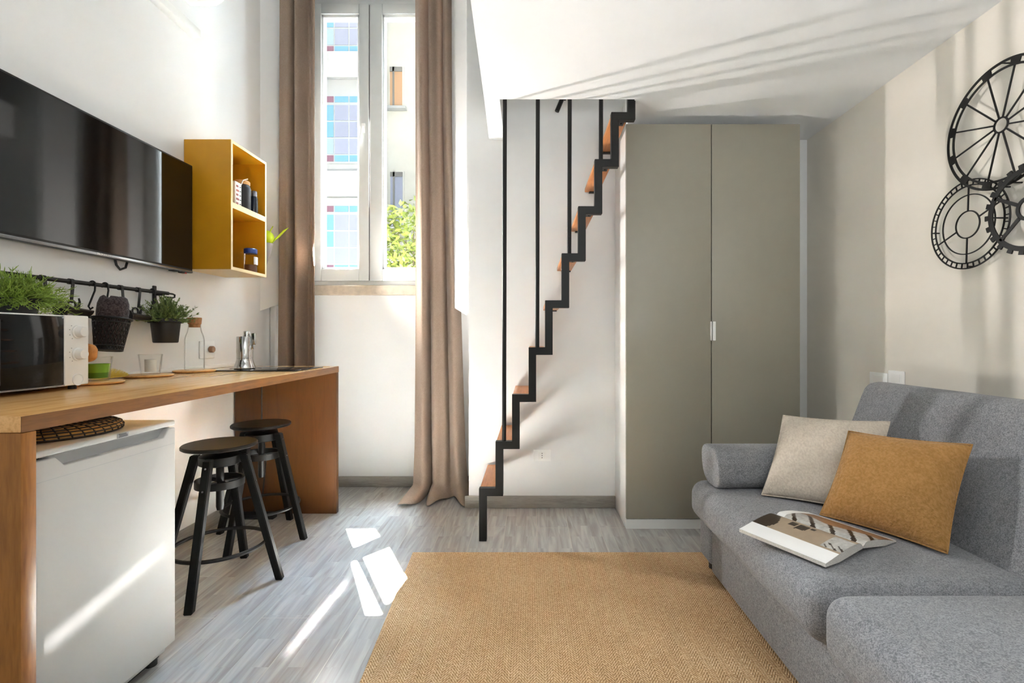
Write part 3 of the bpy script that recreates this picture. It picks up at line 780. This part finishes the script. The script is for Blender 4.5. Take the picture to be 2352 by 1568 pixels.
# plants
def foliage_stringy(mb, c, n, rad, hgt, seed):
    zmin = c[2]-.032
    rg = random.Random(seed); c = Vector(c)
    for i in range(n):
        a = rg.uniform(0, 2*PI); el = rg.uniform(.05, 1.5); L = rg.uniform(.6, 1.0)
        d = Vector((math.cos(a)*math.cos(el)*rad, math.sin(a)*math.cos(el)*rad, math.sin(el)*hgt))*L
        p0 = c+Vector((rg.uniform(-1, 1)*.05, rg.uniform(-1, 1)*.05, 0)); droop = rg.uniform(.01, .05)*math.cos(el)
        pts = [p0+d*t+Vector((0, 0, -droop*t*t*1.2+.012*math.sin(3*t))) for t in (0, .35, .7, 1)]
        for q_ in pts: q_.z = max(q_.z, zmin)
        mb.tube(pts, [.0017, .0017, .0014, .0007], 4)
        for k in range(7):
            t = rg.uniform(.3, 1); q = p0+d*t+Vector((0, 0, -droop*t*t*1.2))
            e = d.normalized()*.5+Vector((rg.uniform(-1, 1), rg.uniform(-1, 1), rg.uniform(-.4, 1)))*.7
            q.z = max(q.z, zmin); e.z = max(e.z, 0)
            mb.tube([q, q+e*.011, q+e*.022+Vector((0, 0, .002))], [.0013, .0015, .0006], 3)
pl1 = thing('potted_plant', 'bushy bright green plant in low black pot on microwave', 'plant', (-1.735, 1.655, 1.184))
p1 = (-1.735, 1.655, 1.184)
part('pot', MB('black_plastic').lathe([(0, 0), (.055, 0), (.064, .045), (.068, .045), (.068, .052), (.06, .052), (.055, .04), (0, .04)], p1, 32), pl1)
fm = MB('leaf_a'); foliage_stringy(fm, (p1[0], p1[1], p1[2]+.035), 420, .155, .115, 5)
part('foliage', fm, pl1, fixn=False)
p2 = (-1.758, 2.372, 1.080)
pl2 = thing('potted_plant', 'herb plant in black pot hanging from right end of kitchen rail', 'plant', p2)
part('pot', MB('black_plastic').lathe([(0, 0), (.048, 0), (.051, .004), (.060, .095), (.065, .097), (.066, .115), (.06, .115), (.055, .09), (0, .09)], p2, 40), pl2)
hr = MB('black_metal').ring((p2[0], p2[1], p2[2]+.098), .067, .004, 'z', 40, 6).tube([(p2[0]-.05, p2[1]-.045, p2[2]+.098), (RXX+.02, p2[1]-.055, p2[2]+.11), (XL+.004, p2[1]-.05, p2[2]+.11)], .004, 6)
part('ring_holder', hr, pl2)
f2 = MB('leaf_b'); rg = random.Random(12)
for i in range(330):
    a = rg.uniform(0, 2*PI); el = rg.uniform(.02, 1.55); L = rg.uniform(.55, 1.05)
    d = Vector((math.cos(a)*math.cos(el)*.105, math.sin(a)*math.cos(el)*.115, math.sin(el)*.122))*L
    b0 = Vector((p2[0]+rg.uniform(-1, 1)*.045*math.cos(el), p2[1]+rg.uniform(-1, 1)*.045*math.cos(el), p2[2]+.095))
    if b0.x+d.x < XL+.02: d.x = XL+.02-b0.x
    f2.tube([b0, b0+d*.5+Vector((0, 0, .008)), b0+d], [.0012, .001, .0006], 3)
    for k in range(14):
        t = rg.uniform(.25, 1.03); q = b0+d*t
        e = d.normalized()+Vector((rg.uniform(-1, 1), rg.uniform(-1, 1), rg.uniform(-.3, 1)))*.9
        leafquad(f2, q, e, (rg.uniform(-1, 1), rg.uniform(-1, 1), 1), rg.uniform(.011, .019), rg.uniform(.002, .0035))
part('foliage', f2, pl2, fixn=False)

# ------------------------------------------------------------------ microwave
mw = thing('microwave', 'white microwave with black glass door on counter', 'microwave', (-1.70, 1.55, CT))
MX, MY0, MY1, MZ0, MZ1 = -1.59, 1.325, 1.772, CT+.015, 1.182
part('case', MB('white_matt').box(-1.835, MX-.012, MY0, MY1, MZ0, MZ1, .005, 3), mw)
part('control_panel', MB('white_matt').box(MX-.014, MX, 1.680, MY1, MZ0, MZ1, .004, 3), mw)
dr = part('door', MB('dark_glass').box(MX-.014, MX, MY0, 1.678, MZ0+.006, MZ1-.005, .002), mw, 'black glass door')
part('door_trim', MB('silver').box(MX-.014, MX+.0005, MY0, 1.678, MZ0, MZ0+.005), dr)
part('handle', MB('dark').box(MX, MX+.012, 1.452, 1.468, MZ0+.02, MZ1-.02, .004, 2), dr)
for zz in (1.125, 1.047):
    k = MB('white_matt').lathe([(0, 0), (.023, 0), (.023, .004), (.0195, .006), (.018, .022), (.016, .025), (0, .025)], (MX, 1.728, zz), 32, 'x')
    kb = part('knob', k, mw)
    tk = MB('dark')
    for a in (2.4, 2.9, 3.5, 4.0): tk.box(MX, MX+.0006, 1.728+.031*math.cos(a)-.0015, 1.728+.031*math.cos(a)+.0015, zz+.031*math.sin(a)-.0008, zz+.031*math.sin(a)+.0008)
    part('tick_mark', tk, kb)
part('button', MB('white').lathe([(0, .001), (.018, .001), (.019, .003), (.021, .003), (.021, 0)], (MX, 1.728, .958), 32, 'x'), mw)
ft = MB('dark')
for yy in (1.37, 1.74):
    for xx in (-1.62, -1.80): ft.cyl((xx, yy, CT), .012, 0, .016, 14)
part_split('foot', ft, mw)

# chopping board behind microwave
cb = MB('orange_wood'); cb.box(-1.85, -1.655, 1.788, 1.806, CT, 1.165, .005, 3)
cb2 = [(-1.66, 1.018), (-1.625, 1.014), (-1.60, 1.018), (-1.586, 1.03), (-1.584, 1.062), (-1.594, 1.078), (-1.62, 1.084), (-1.66, 1.09)]
cb.prism(cb2, 'y', 1.786, 1.808, .008, 3)
cbt = thing('chopping_board', 'orange wooden chopping board with handle standing beside microwave', 'chopping board', (-1.75, 1.797, CT))
part('board', cb, cbt); part('hole', MB('dark').cyl((-1.615, 1.7862, 1.055), .006, -.001, .001, 12, 'y'), cbt, 'dark hole in handle')

# boards, glasses, carafe
def coaster(c, label):
    return solo('serving_board', MB('coaster').lathe([(0, 0), (.085, 0), (.095, .005), (.096, .010), (.09, .012), (0, .012)], c, 48), label, 'serving board', c, 'round wooden boards on the counter')
c1, c2, c3 = (-1.70, 1.915, CT), (-1.757, 2.265, CT), (-1.757, 2.575, CT)
coaster(c1, 'round wooden board under glass with green wax'); coaster(c2, 'round wooden board under clear candle glass'); coaster(c3, 'round wooden board under glass carafe')
up = .0122
g1 = tumbler('candle_glass', (c1[0], c1[1]+.02, CT+up), .094, .036, .046, 'tapered glass with green wax beside microwave', 'glass')
part('wax', MB('green_dark').lathe([(0, .011), (.0325, .011), (.035, .032), (0, .032)], (c1[0], c1[1]+.02, CT+up), 32).use('green_liquid').lathe([(0, .032), (.035, .032), (.0385, .066), (0, .060)], (c1[0], c1[1]+.02, CT+up), 32), g1, 'green wax')
g2 = tumbler('candle_glass', (c2[0]+.005, c2[1]+.005, CT+up), .092, .037, .047, 'tapered clear glass on round wooden board left of carafe', 'glass')
part('wax', MB('wax').lathe([(0, .012), (.022, .012), (.023, .068), (.0, .070)], (c2[0]+.005, c2[1]+.005, CT+up), 28), g2, 'white candle')
cf = thing('carafe', 'glass water carafe with cork stopper on round wooden board', 'carafe', (c3[0], c3[1], CT+up))
cc = (c3[0], c3[1], CT+up)
ou = [(0, 0), (.042, 0), (.0455, .004), (.0455, .155), (.042, .175), (.033, .20), (.029, .222), (.0285, .238)]
inn = [(.0265, .238), (.027, .222), (.031, .20), (.040, .174), (.0433, .154), (.0433, .010), (0, .008)]
part('bottle', MB('glass').lathe(ou+inn, cc, 40), cf)
part('stopper', MB('cork').lathe([(0, .222), (.0255, .222), (.0265, .238), (.030, .240), (.0325, .270), (.031, .273), (0, .273)], cc, 32), cf, 'cork stopper')

# dried yellow plume on the counter
yp = thing('dried_plume', 'fuzzy yellow dried plume lying behind round boards on counter', 'dried flower', (-1.80, 2.09, CT))
pm2 = MB('straw'); rg = random.Random(3)
for i in range(700):
    t = rg.random(); x, y = -1.81+.02*t, 2.02+.16*t
    rr = .032*math.sin(PI*min(1, .12+t*.9))**.7
    a = rg.uniform(0, 2*PI); dv = Vector((.35*math.cos(a), .8, .8*abs(math.sin(a)))).normalized()
    p = Vector((x, y, CT+.012)); q = p+Vector((rr*math.cos(a)*.8, .02, rr*(.15+abs(math.sin(a)))))
    pm2.tube([p, q], [.0006, .0003], 3)
part('bristles', pm2, yp, fixn=False)
part('stem', MB('straw').tube([(-1.81, 1.99, CT+.004), (-1.80, 2.08, CT+.010), (-1.79, 2.18, CT+.012)], .0035, 6), yp)

# hob and moka pot
hb = thing('hob', 'black glass induction hob set on far end of counter', 'hob', (-1.505, 2.79, CT))
part('glass_top', MB('black_gloss').box(-1.765, -1.25, 2.62, 2.97, CT, CT+.006, .0015), hb)
zn = MB('silver')
for xx in (-1.62, -1.38): zn.flatring((xx, 2.80, CT+.0062), .078, .0795, .0004, 'z', 40)
part_split('cooking_zone', zn, hb)
mc = (-1.60, 2.755, CT+.006)
mk = thing('moka_pot', 'stainless steel moka pot standing on black hob', 'coffee maker', mc)
part('body', MB('steel').lathe([(0, 0), (.050, 0), (.054, .004), (.054, .012), (.046, .032), (.041, .05), (.0405, .058), (.0395, .0585), (.0395, .060), (.0405, .0605), (.0405, .178), (.0385, .181), (0, .181)], mc, 40), mk)
part('lid_knob', MB('steel').lathe([(0, .181), (.019, .181), (.019, .186), (.017, .187), (.017, .208), (.0155, .211), (0, .211)], (mc[0]+.012, mc[1], mc[2]), 24), mk)
part('handle', MB('steel').box(mc[0]+.040, mc[0]+.062, mc[1]-.008, mc[1]+.008, mc[2]+.135, mc[2]+.200, .004, 3).box(mc[0]+.036, mc[0]+.050, mc[1]-.006, mc[1]+.006, mc[2]+.11, mc[2]+.14, .002), mk)

# sockets
def plate(name, x0, x1, y0, y1, z0, z1, label, face):
    t = thing(name, label, 'socket', ((x0+x1)/2, (y0+y1)/2, (z0+z1)/2))
    part('plate', MB('white').box(x0, x1, y0, y1, z0, z1, .003, 2), t); return t
sk = plate('wall_socket', XL, XL+.008, 2.77, 2.90, .985, 1.085, 'white wall socket with brown plug behind carafe', 'x')
part('plug', MB('photo_brown').cyl((XL+.008, 2.855, 1.037), .019, 0, .022, 20, 'x', .003), sk, 'brown plug')
a, b = atY(1225, 1032, YB), atY(1265, 1058, YB)
sk = plate('wall_socket', a.x, b.x, YB-.008, YB, b.z, a.z, 'white wall socket low on back wall behind stairs', 'y')
mz, mx_ = (a.z+b.z)/2, (a.x+b.x)/2
part('socket_module', MB('white_matt').box(mx_-.024, mx_+.024, YB-.0095, YB-.007, b.z+.013, a.z-.013, .001), sk)
hl = MB('dark')
for dz in (-.014, 0, .014): hl.cyl((mx_, YB-.0096, mz+dz), .003, -.0004, .0006, 10, 'y')
part_split('hole', hl, sk)
sk = plate('wall_socket', XR-.008, XR, 2.47, 2.60, .855, .925, 'white wall socket above sofa back, the lower left of two', 'x')
part('socket_module', MB('white_matt').box(XR-.0095, XR-.007, 2.50, 2.57, .87, .91, .001), sk)
sk = plate('wall_socket', XR-.008, XR, 2.36, 2.465, .868, .942, 'white light switch above sofa back, the taller right of two', 'x')
part('rocker', MB('white_matt').box(XR-.0105, XR-.007, 2.385, 2.44, .885, .927, .002), sk)

# air conditioner, trunking
ac = thing('air_conditioner', 'white wall air conditioner high on left wall', 'air conditioner', (-1.78, 2.3, 2.92))
part('case', MB('white').prism([(XL, 2.92), (-1.72, 2.92), (-1.675, 2.95), (-1.66, 3.02), (-1.665, 3.18), (-1.69, 3.21), (XL, 3.21)], 'y', 1.90, 2.70, .008, 3), ac)
part('louver', MB('white_matt').box(-1.79, -1.69, 1.95, 2.65, 2.916, 2.921), ac)
solo('cable_trunking', MB('white').box(XL, XL+.048, 1.80, 2.715, 2.755, 2.80, .003), 'white cable trunking strip on left wall under air conditioner', 'trunking', (XL+.02, 2.3, 2.755))

# cable and power strip under counter
solo('power_strip', MB('dark').box(-1.80, -1.56, 2.985, 3.035, 0, .035, .006, 3), 'black power strip on floor against far counter panel', 'power strip', (-1.68, 3.01, 0))
solo('cable', MB('dark').tube([(-1.66, 3.04, .885), (-1.665, 3.05, .6), (-1.64, 3.055, .35), (-1.66, 3.05, .12), (-1.70, 3.02, .04)], .004, 8), 'black cable hanging under far end of counter', 'cable', (-1.66, 3.05, .45))

# ------------------------------------------------------------------ stairs
SY = 2.668; RS, GO = .2553, .0898; SX0, SZ0, BW = -.2786, .286, .041
stt = thing('staircase', 'steep loft stair with black zigzag stringer and wooden treads', 'stairs', (0, 2.9, 0))
poly = []
lowp, upp = [], []
for k in range(9):
    xk, zk = SX0+GO*k, SZ0+RS*k
    upp += [(xk, zk if k else zk), (xk+GO, zk)] if True else []
up_pts, dn_pts = [(SX0, 0)], [(SX0+BW, 0)]
for k in range(9):
    xk, zk = SX0+GO*k, SZ0+RS*k
    up_pts += [(xk, zk), (xk+GO, zk)]
    dn_pts += [(xk+BW, zk-BW), (xk+GO+BW, zk-BW)]
up_pts.append((SX0+GO*9, 2.75)); dn_pts.append((SX0+GO*9+BW, 2.75))
sg = MB('black_metal').prism(up_pts+dn_pts[::-1], 'y', SY, SY+.04, .0015, 1)
part('stringer', sg, stt, 'black steel zigzag stringer')
sg2 = MB('black_metal')
for k in range(9):
    xk, zk = SX0+GO*k, SZ0+RS*k
    sg2.box(xk+.05, xk+.08, SY+.04, SY+.10, zk-.034, zk-.027).cyl((xk+.065, SY+.07, zk-.039), .005, 0, .008, 10)
    sg2.box(xk+.03, xk+.09, YB-.03, YB, zk-.033, zk-.027)
part_split('bracket', sg2, stt)
for k in range(9):
    xk, zk = SX0+GO*k, SZ0+RS*k
    part('tread', MB('tread').box(xk+.003, xk+.094, SY+.0405, YB-.012, zk-.027, zk-.003, .002), stt)
for x, k in ((1157.5, 1), (1234, 3), (1308, 5), (1381, 7)):
    X = (x-CX)*SY/F; z = SZ0+RS*k
    part('baluster', MB('black_metal').tube([(X, SY+.018, z-.004), (X+.006, SY+.018, 3.35)], .0115, 12), stt)
part('handrail', MB('black_metal').tube([atY(1279, 256, 3.10), atY(1292, 225, 3.10), atY(1352, 100, 3.10)], .014, 10), stt)
part('rail_bracket', MB('black_metal').tube([atY(1300, 208, 3.10), atY(1300, 208, 3.10)+Vector((0, .1, -.01))], .007, 8), stt)

# ------------------------------------------------------------------ wardrobe
WXa, WXm, WXb, WY = .5525, 1.0455, 1.557, 2.838
wd = thing('wardrobe', 'tall grey beige two door wardrobe against back wall', 'wardrobe', (1.05, 3.02, 0))
part('carcass', MB('white').box(WXa, WXb, WY+.022, YB-.001, .0, 2.338, .001), wd, 'white carcass')
part('plinth', MB('white_matt').box(WXa+.001, WXb-.001, WY+.006, WY+.024, 0, .055), wd)
for (x0, x1, hx0, hx1) in ((WXa+.001, WXm-.0025, WXm-.009, WXm-.0026), (WXm+.0025, WXb-.001, WXm+.0026, WXm+.020)):
    d_ = part('door', MB('grey_door').box(x0, x1, WY, WY+.02, .06, 2.336, .0015), wd)
    part('handle', MB('white_matt').box(hx0, hx1, WY-.016, WY+.002, CH-7*WY/F, CH+37*WY/F, .003, 3), d_, 'white pull')

# ------------------------------------------------------------------ rug
rp = [(-.600, 2.512), (1.30, 2.512), (1.30, .1), (-.455, .1)]
solo('rug', MB('rug').prism(rp, 'z', .0, .011, .003), 'tan woven jute rug with herringbone pattern on floor', 'rug', (.3, 1.4, 0))

# ------------------------------------------------------------------ sofa
sf = thing('sofa', 'grey fabric sofa along right wall with arm bolster', 'sofa', (1.28, 1.4, .012))
RZ_ = .0125
def puff(mb, x0, x1, y0, y1, z0, z1, bev, crown, seg=6):
    tb = bmesh.new(); bmesh.ops.create_cube(tb, size=1)
    for v in tb.verts: v.co = ((x0+x1)/2+v.co.x*(x1-x0), (y0+y1)/2+v.co.y*(y1-y0), (z0+z1)/2+v.co.z*(z1-z0))
    bmesh.ops.bevel(tb, geom=tb.edges[:], offset=bev, segments=seg, profile=.5, affect='EDGES')
    big = [e for e in tb.edges if e.calc_length() > .12]
    bmesh.ops.subdivide_edges(tb, edges=big, cuts=7, use_grid_fill=True)
    for v in tb.verts:
        u = (v.co.x-x0)/(x1-x0)*2-1; w_ = (v.co.y-y0)/(y1-y0)*2-1; q = (v.co.z-z0)/(z1-z0)*2-1
        if q > .5: v.co.z += crown*(1-u*u)*(1-w_*w_)
        if u < -.5: v.co.x -= crown*.6*(1-q*q)*(1-w_**4)
    mb.absorb(tb); return mb
part('base', MB('sofa').box(.835, 1.76, .25, 2.27, RZ_+.012, .27, .012, 3), sf)
ftm = MB('dark')
for yy in (.32, 2.34):
    for xx in (.87, 1.70): ftm.cyl((xx, yy, .0112), .02, 0, .04, 14)
part_split('foot', ftm, sf)
part('side_panel', MB('sofa_dark').box(.832, 1.70, 2.272, 2.425, .045, .30, .025, 4), sf)
part('seat_cushion', puff(MB('sofa'), .775, 1.44, 1.338, 2.405, .245, .422, .06, .012), sf, None, 60)
part('seat_cushion', puff(MB('sofa'), .775, 1.44, .25, 1.328, .245, .430, .06, .018), sf, None, 60)
prof = [(1.36, .33), (1.40, .40), (1.46, .55), (1.53, .72), (1.572, .83), (1.588, .868), (1.61, .888), (1.645, .896), (1.70, .893), (1.735, .875), (1.755, .84), (1.765, .70), (1.765, .27), (1.40, .27)]
part('backrest', MB('sofa').prism(prof, 'y', .25, 2.345, .02, 3), sf, None, 60)
bp = []
for k in range(28):
    a = 2*PI*k/28; c_, s_ = math.cos(a), math.sin(a)
    u = math.copysign(abs(c_)**.75, c_)*.112; v = math.copysign(abs(s_)**.75, s_)*.09
    bp.append((2.288+u+v*.22, .512+v))
part('bolster', MB('sofa').prism(bp, 'x', .835, 1.42, .018, 3), sf, 'rolled arm bolster', 60)

def cushion(name, bl, br, tl, tr, thick, mat, label):
    bl, br, tl, tr = map(Vector, (bl, br, tl, tr)); nrm = (br-bl).cross(tl-bl).normalized()
    if nrm.y > 0: nrm = -nrm
    mb = MB(mat); rg = random.Random(len(label))
    phs = [rg.uniform(0, 6.28) for _ in range(4)]
    def base(u, v):
        uu, vv = 2*u-1, 2*v-1
        p = bl.lerp(br, u).lerp(tl.lerp(tr, u), v); c = (bl+br+tl+tr)/4
        k = 1-.05*((1-vv*vv)*uu*uu+(1-uu*uu)*vv*vv)
        p = c+(p-c)*k
        t = ((1-abs(uu)**2.6)*(1-abs(vv)**2.6))**.62*thick
        t += .004*math.sin(7*uu+phs[0])*(1-vv*vv)*(abs(vv)) + .003*math.sin(6*vv+phs[1])*(1-uu*uu)*abs(uu)
        return p, t
    def f1(u, v): p, t = base(u, v); return p+nrm*t
    def f2(u, v): p, t = base(u, v); return p-nrm*t
    mb.surf(f1, 40, 40).surf(f2, 40, 40)
    bmesh.ops.remove_doubles(mb.bm, verts=mb.bm.verts, dist=.0004)
    t_ = thing(name, label, 'cushion', (bl+br)/2)
    part('cover', mb, t_, None, 180)
    pts = []
    for i in range(40): pts.append(base(i/40, 0)[0])
    for i in range(40): pts.append(base(1, i/40)[0])
    for i in range(40): pts.append(base(1-i/40, 1)[0])
    for i in range(40): pts.append(base(0, 1-i/40)[0])
    part('piping', MB(mat).tube(pts, .0028, 6, True), t_)
ZS = .436
cushion('cushion', (.985, 2.095, ZS), (1.290, 1.845, ZS+.005), (1.155, 2.245, .75), (1.455, 1.99, .765), .062, 'beige', 'beige cushion leaning against sofa back, behind mustard one')
cushion('cushion', (1.095, 1.86, ZS), (1.287, 1.518, ZS+.003), (1.262, 1.95, .735), (1.438, 1.60, .757), .066, 'mustard', 'mustard yellow cushion in front of beige one on sofa')

# magazine
mg = thing('magazine', 'open magazine lying face up on sofa seat', 'magazine', (.9, 1.6, .435))
L0 = Vector((.722, 1.700, .432)); U = Vector((.473, -.881, 0)); V = Vector((.884, .467, 0)); ML, MW = .298, .385
def zt(v):
    if v < .5: t = v/.5; return .013+.026*math.sin(min(1, t*1.12)*PI/2)**1.2-.014*max(0, (t-.86)/.14)**2
    t = (1-v)/.5; return .006+.030*math.sin(min(1, t*1.1)*PI/2)**1.1-.012*max(0, (t-.86)/.14)**2
def zb(v):
    return .002+max(0, .017*(1-abs(v-.5)/.32))
def P(u, v, z): return L0+U*(u*ML)+V*(v*MW)+Vector((0, 0, z))
pgs = MB('page_edge')
N = 44
for (va, vb) in ((0, .497), (.503, 1)):
    def fb(u, v): vv = va+(vb-va)*v; return P(u, vv, zb(vv))
    pgs.surf(fb, 2, 22)
    for uu in (0, 1):
        def fs_(u, v): vv = va+(vb-va)*v; return P(uu, vv, zb(vv)+(zt(vv)-.0006-zb(vv))*u)
        pgs.surf(fs_, 3, 22)
    for vv in (va, vb):
        def fe(u, v): return P(u, vv, zb(vv)+(zt(vv)-.0006-zb(vv))*v)
        pgs.surf(fe, 2, 3)
part('page_block', pgs, mg, None, 38)
top = MB('paper'); top.use('photo_taupe'); top.use('photo_dark'); top.use('photo_grey'); top.use('photo_brown')
def pic(u, v):
    if v < .17: return 0
    if v < .5:
        w_ = (v-.17)/.33
        if u < .17+.12*math.sin(w_*5)*.4 and w_ < .97: return 2
        if .30 < u < .36+.04*w_ and .52 < w_ < .74: return 2
        if .40 < u < .52 and .40+.5*(u-.4) < w_ < .72: return 2
        if .53 < u < .58 and .62 < w_ < .74: return 2
        if u > .80 and .08 < w_ < .30 and int(u*34+w_*17) % 3 == 0: return 2
        if u > .78 and .10 < w_ < .72: return 3
        return 1
    w_ = (v-.5)/.5
    if u < .1: return 0
    if w_ < .42+.1*math.sin(u*9): return 3 if int(u*18+w_*9) % 4 else 2
    if w_ > .93: return 0
    return 4
for (va, vb) in ((0, .499), (.501, 1)):
    def ft_(u, v): vv = va+(vb-va)*v; return P(u, vv, zt(vv))
    top.surf(ft_, 60, 40, lambda u, v: pic(u, va+(vb-va)*v))
part('printed_page', top, mg, None, 60, False)

# ------------------------------------------------------------------ gear wall art
ga = thing('wall_sculpture', 'black metal wheels and gear wall art on right wall', 'wall art', (1.78, 1.85, 1.7))
gx = 1.765
w1 = MB('black_metal'); c = (gx, 1.845, 1.902); Rw = .237
w1.flatring(c, Rw-.009, Rw, .004, 'x', 96).flatring(c, Rw-.034, Rw-.026, .004, 'x', 96).flatring(c, .024, .030, .004, 'x', 32)
for k in range(12):
    a = 2*PI*k/12+R(15)
    w1.bar((c[0], c[1]+.028*math.cos(a), c[2]+.028*math.sin(a)), (c[0], c[1]+(Rw-.03)*math.cos(a), c[2]+(Rw-.03)*math.sin(a)), .0055, .004, (1, 0, 0))
    w1.flatring(c, Rw-.033, Rw-.004, .0042, 'x', 4, a-.085, a+.085)
part('spoked_wheel', w1, ga)
w2 = MB('black_metal'); c = (gx+.008, 1.995, 1.563); Rw = .18
w2.flatring(c, Rw-.005, Rw, .004, 'x', 96).flatring(c, Rw-.026, Rw-.021, .004, 'x', 96).flatring(c, .117, .121, .004, 'x', 72).flatring(c, .052, .0565, .004, 'x', 48)
for k in range(40):
    a = 2*PI*k/40
    w2.bar((c[0], c[1]+(Rw-.024)*math.cos(a), c[2]+(Rw-.024)*math.sin(a)), (c[0], c[1]+(Rw-.002)*math.cos(a), c[2]+(Rw-.002)*math.sin(a)), .004, .004, (1, 0, 0))
for a in (R(88), R(268), R(22+180), R(22)):
    a = PI-a
    w2.bar((c[0], c[1]+.054*math.cos(a), c[2]+.054*math.sin(a)), (c[0], c[1]+(Rw-.024)*math.cos(a), c[2]+(Rw-.024)*math.sin(a)), .005, .004, (1, 0, 0))
part('ring_wheel', w2, ga)
w3 = MB('black_metal'); c = (gx-.03, 1.715, 1.556); Rw = .148
w3.flatring(c, Rw-.018, Rw, .005, 'x', 80).flatring(c, .03, .042, .005, 'x', 40)
for k in range(22):
    a = 2*PI*k/22; w3.flatring(c, Rw-.004, Rw+.013, .006, 'x', 3, a-.06, a+.06)
for k in range(5):
    a = 2*PI*k/5+.5
    w3.bar((c[0], c[1]+.04*math.cos(a), c[2]+.04*math.sin(a)), (c[0], c[1]+(Rw-.01)*math.cos(a), c[2]+(Rw-.01)*math.sin(a)), .012, .005, (1, 0, 0))
part('toothed_gear', w3, ga)
w4 = MB('black_metal')
for (y, z, x0) in ((1.845, 1.902-.232, gx), (1.845, 1.902+.232, gx), (1.995, 1.563-.17, gx+.008), (1.995+.17, 1.563, gx+.008), (1.715+.14, 1.556, gx-.03), (1.80, 1.672, gx-.03)):
    w4.tube([(x0, y, z), (XR, y, z)], .003, 6)
part_split('standoff', w4, ga)

# ------------------------------------------------------------------ lights, sky, camera
w_ = bpy.data.worlds.new('sky'); scene.world = w_; w_.use_nodes = True
nt = w_.node_tree; bg = nt.nodes['Background']
bg.inputs['Color'].default_value = (.80, .90, 1.0, 1); bg.inputs['Strength'].default_value = 3.0
el = math.atan(TAN)
sun = bpy.data.lights.new('sun', 'SPOT'); sun.energy = 2.1e7; sun.shadow_soft_size = .08; sun.color = (1, .99, .97)
sun.spot_size = R(3.9); sun.spot_blend = .15
so = bpy.data.objects.new('sun', sun); C.objects.link(so)
sd_ = Vector((SH[0]*math.cos(el), SH[1]*math.cos(el), -math.sin(el)))
so.rotation_euler = sd_.to_track_quat('-Z', 'Y').to_euler()
so.location = Vector((-1.42, 3.7, 2.4))-sd_*40
pl = bpy.data.lights.new('window_portal', 'AREA'); pl.shape = 'RECTANGLE'; pl.size = .9; pl.size_y = 2.1; pl.cycles.is_portal = True
po = bpy.data.objects.new('window_portal', pl); C.objects.link(po); po.location = (-1.19, 3.98, 2.54); po.rotation_euler = (R(-90), 0, 0)
def area_lamp(name, loc, target, sx, sy, power, col=(1, 1, 1), spread=PI):
    d = bpy.data.lights.new(name, 'AREA'); d.shape = 'RECTANGLE'; d.size = sx; d.size_y = sy; d.energy = power; d.color = col; d.spread = spread
    o = bpy.data.objects.new(name, d); C.objects.link(o); o.location = loc
    o.rotation_euler = (Vector(target)-Vector(loc)).to_track_quat('-Z', 'Y').to_euler(); return o
cg = area_lamp('curtain_glint_lamp', (-1.478, 3.40, 1.52), (1.6, 1.8, 2.2), .03, .42, 20, (1, .97, .93), R(128))  # added area lamp standing in for the sunlit curtain edge
area_lamp('window_fill_left', (-3.25, 5.9, 2.9), (.4, 2.0, .6), .8, 2.0, 1300, (.86, .94, 1))  # added lamp outside the window, boosts the light from the left
area_lamp('window_fill_high', (-1.0, 4.6, 4.95), (-.9, 2.9, 0), .6, .6, 620, (.50, .74, 1))  # added cool lamp above the window to brighten the floor
area_lamp('window_fill_steep', (-1.0, 4.34, 5.02), (-.88, 2.85, 0), .5, .12, 240, (1, .97, .92))  # added narrow lamp, lifts the floor next to the window
area_lamp('ceiling_bounce_fill', (.45, -.6, 1.25), (.45, -.5, 2.4), 1.0, 1.0, 60, (.90, .96, 1))  # added unseen lamp aimed at the ceiling for general fill
def streak_lamp(name, loc, p0, p1, width, power, spread):
    loc, p0, p1 = map(Vector, (loc, p0, p1)); d = ((p0+p1)/2-loc).normalized(); sv = p1-p0; sv = sv-d*sv.dot(d); L = sv.length; x = sv/L; y = (-d).cross(x)
    o = area_lamp(name, loc, (p0+p1)/2, L, width, power, (1, .98, .95), spread)
    o.rotation_euler = Matrix((x, y, -d)).transposed().to_euler(); return o
streak_lamp('light_streak', (.5, -1.0, .9), (-1.222, 1.235, .324), (-1.222, 1.638, .40), .026, .05, R(1.1))  # added lamp behind the camera, casts the streak on the fridge
streak_lamp('light_streak', (-.86, -.6, 1.3), (-.85, 1.722, 0), (-.837, 2.21, 0), .012, .16, R(1.1))  # second added lamp, draws the light streak on the floor
cam = bpy.data.cameras.new('camera'); cam.sensor_width = 36; cam.lens = F/2352*36; cam.sensor_fit = 'HORIZONTAL'
cam.shift_x = -(CX-1176)/2352; cam.shift_y = (CY-784)/2352; cam.clip_start = .02
co_ = bpy.data.objects.new('camera', cam); C.objects.link(co_); co_.location = (0, 0, CH); co_.rotation_euler = (R(90), 0, 0)
scene.camera = co_
vs = scene.view_settings; vs.view_transform = 'Standard'; vs.look = 'None'; vs.gamma = 1; vs.use_curve_mapping = False; vs.exposure = 0.36
cy = scene.cycles; cy.max_bounces = 12; cy.diffuse_bounces = 6; cy.glossy_bounces = 4; cy.transparent_max_bounces = 16
cy.sample_clamp_indirect = 0; cy.caustics_reflective = False; cy.caustics_refractive = False; cy.use_denoising = True
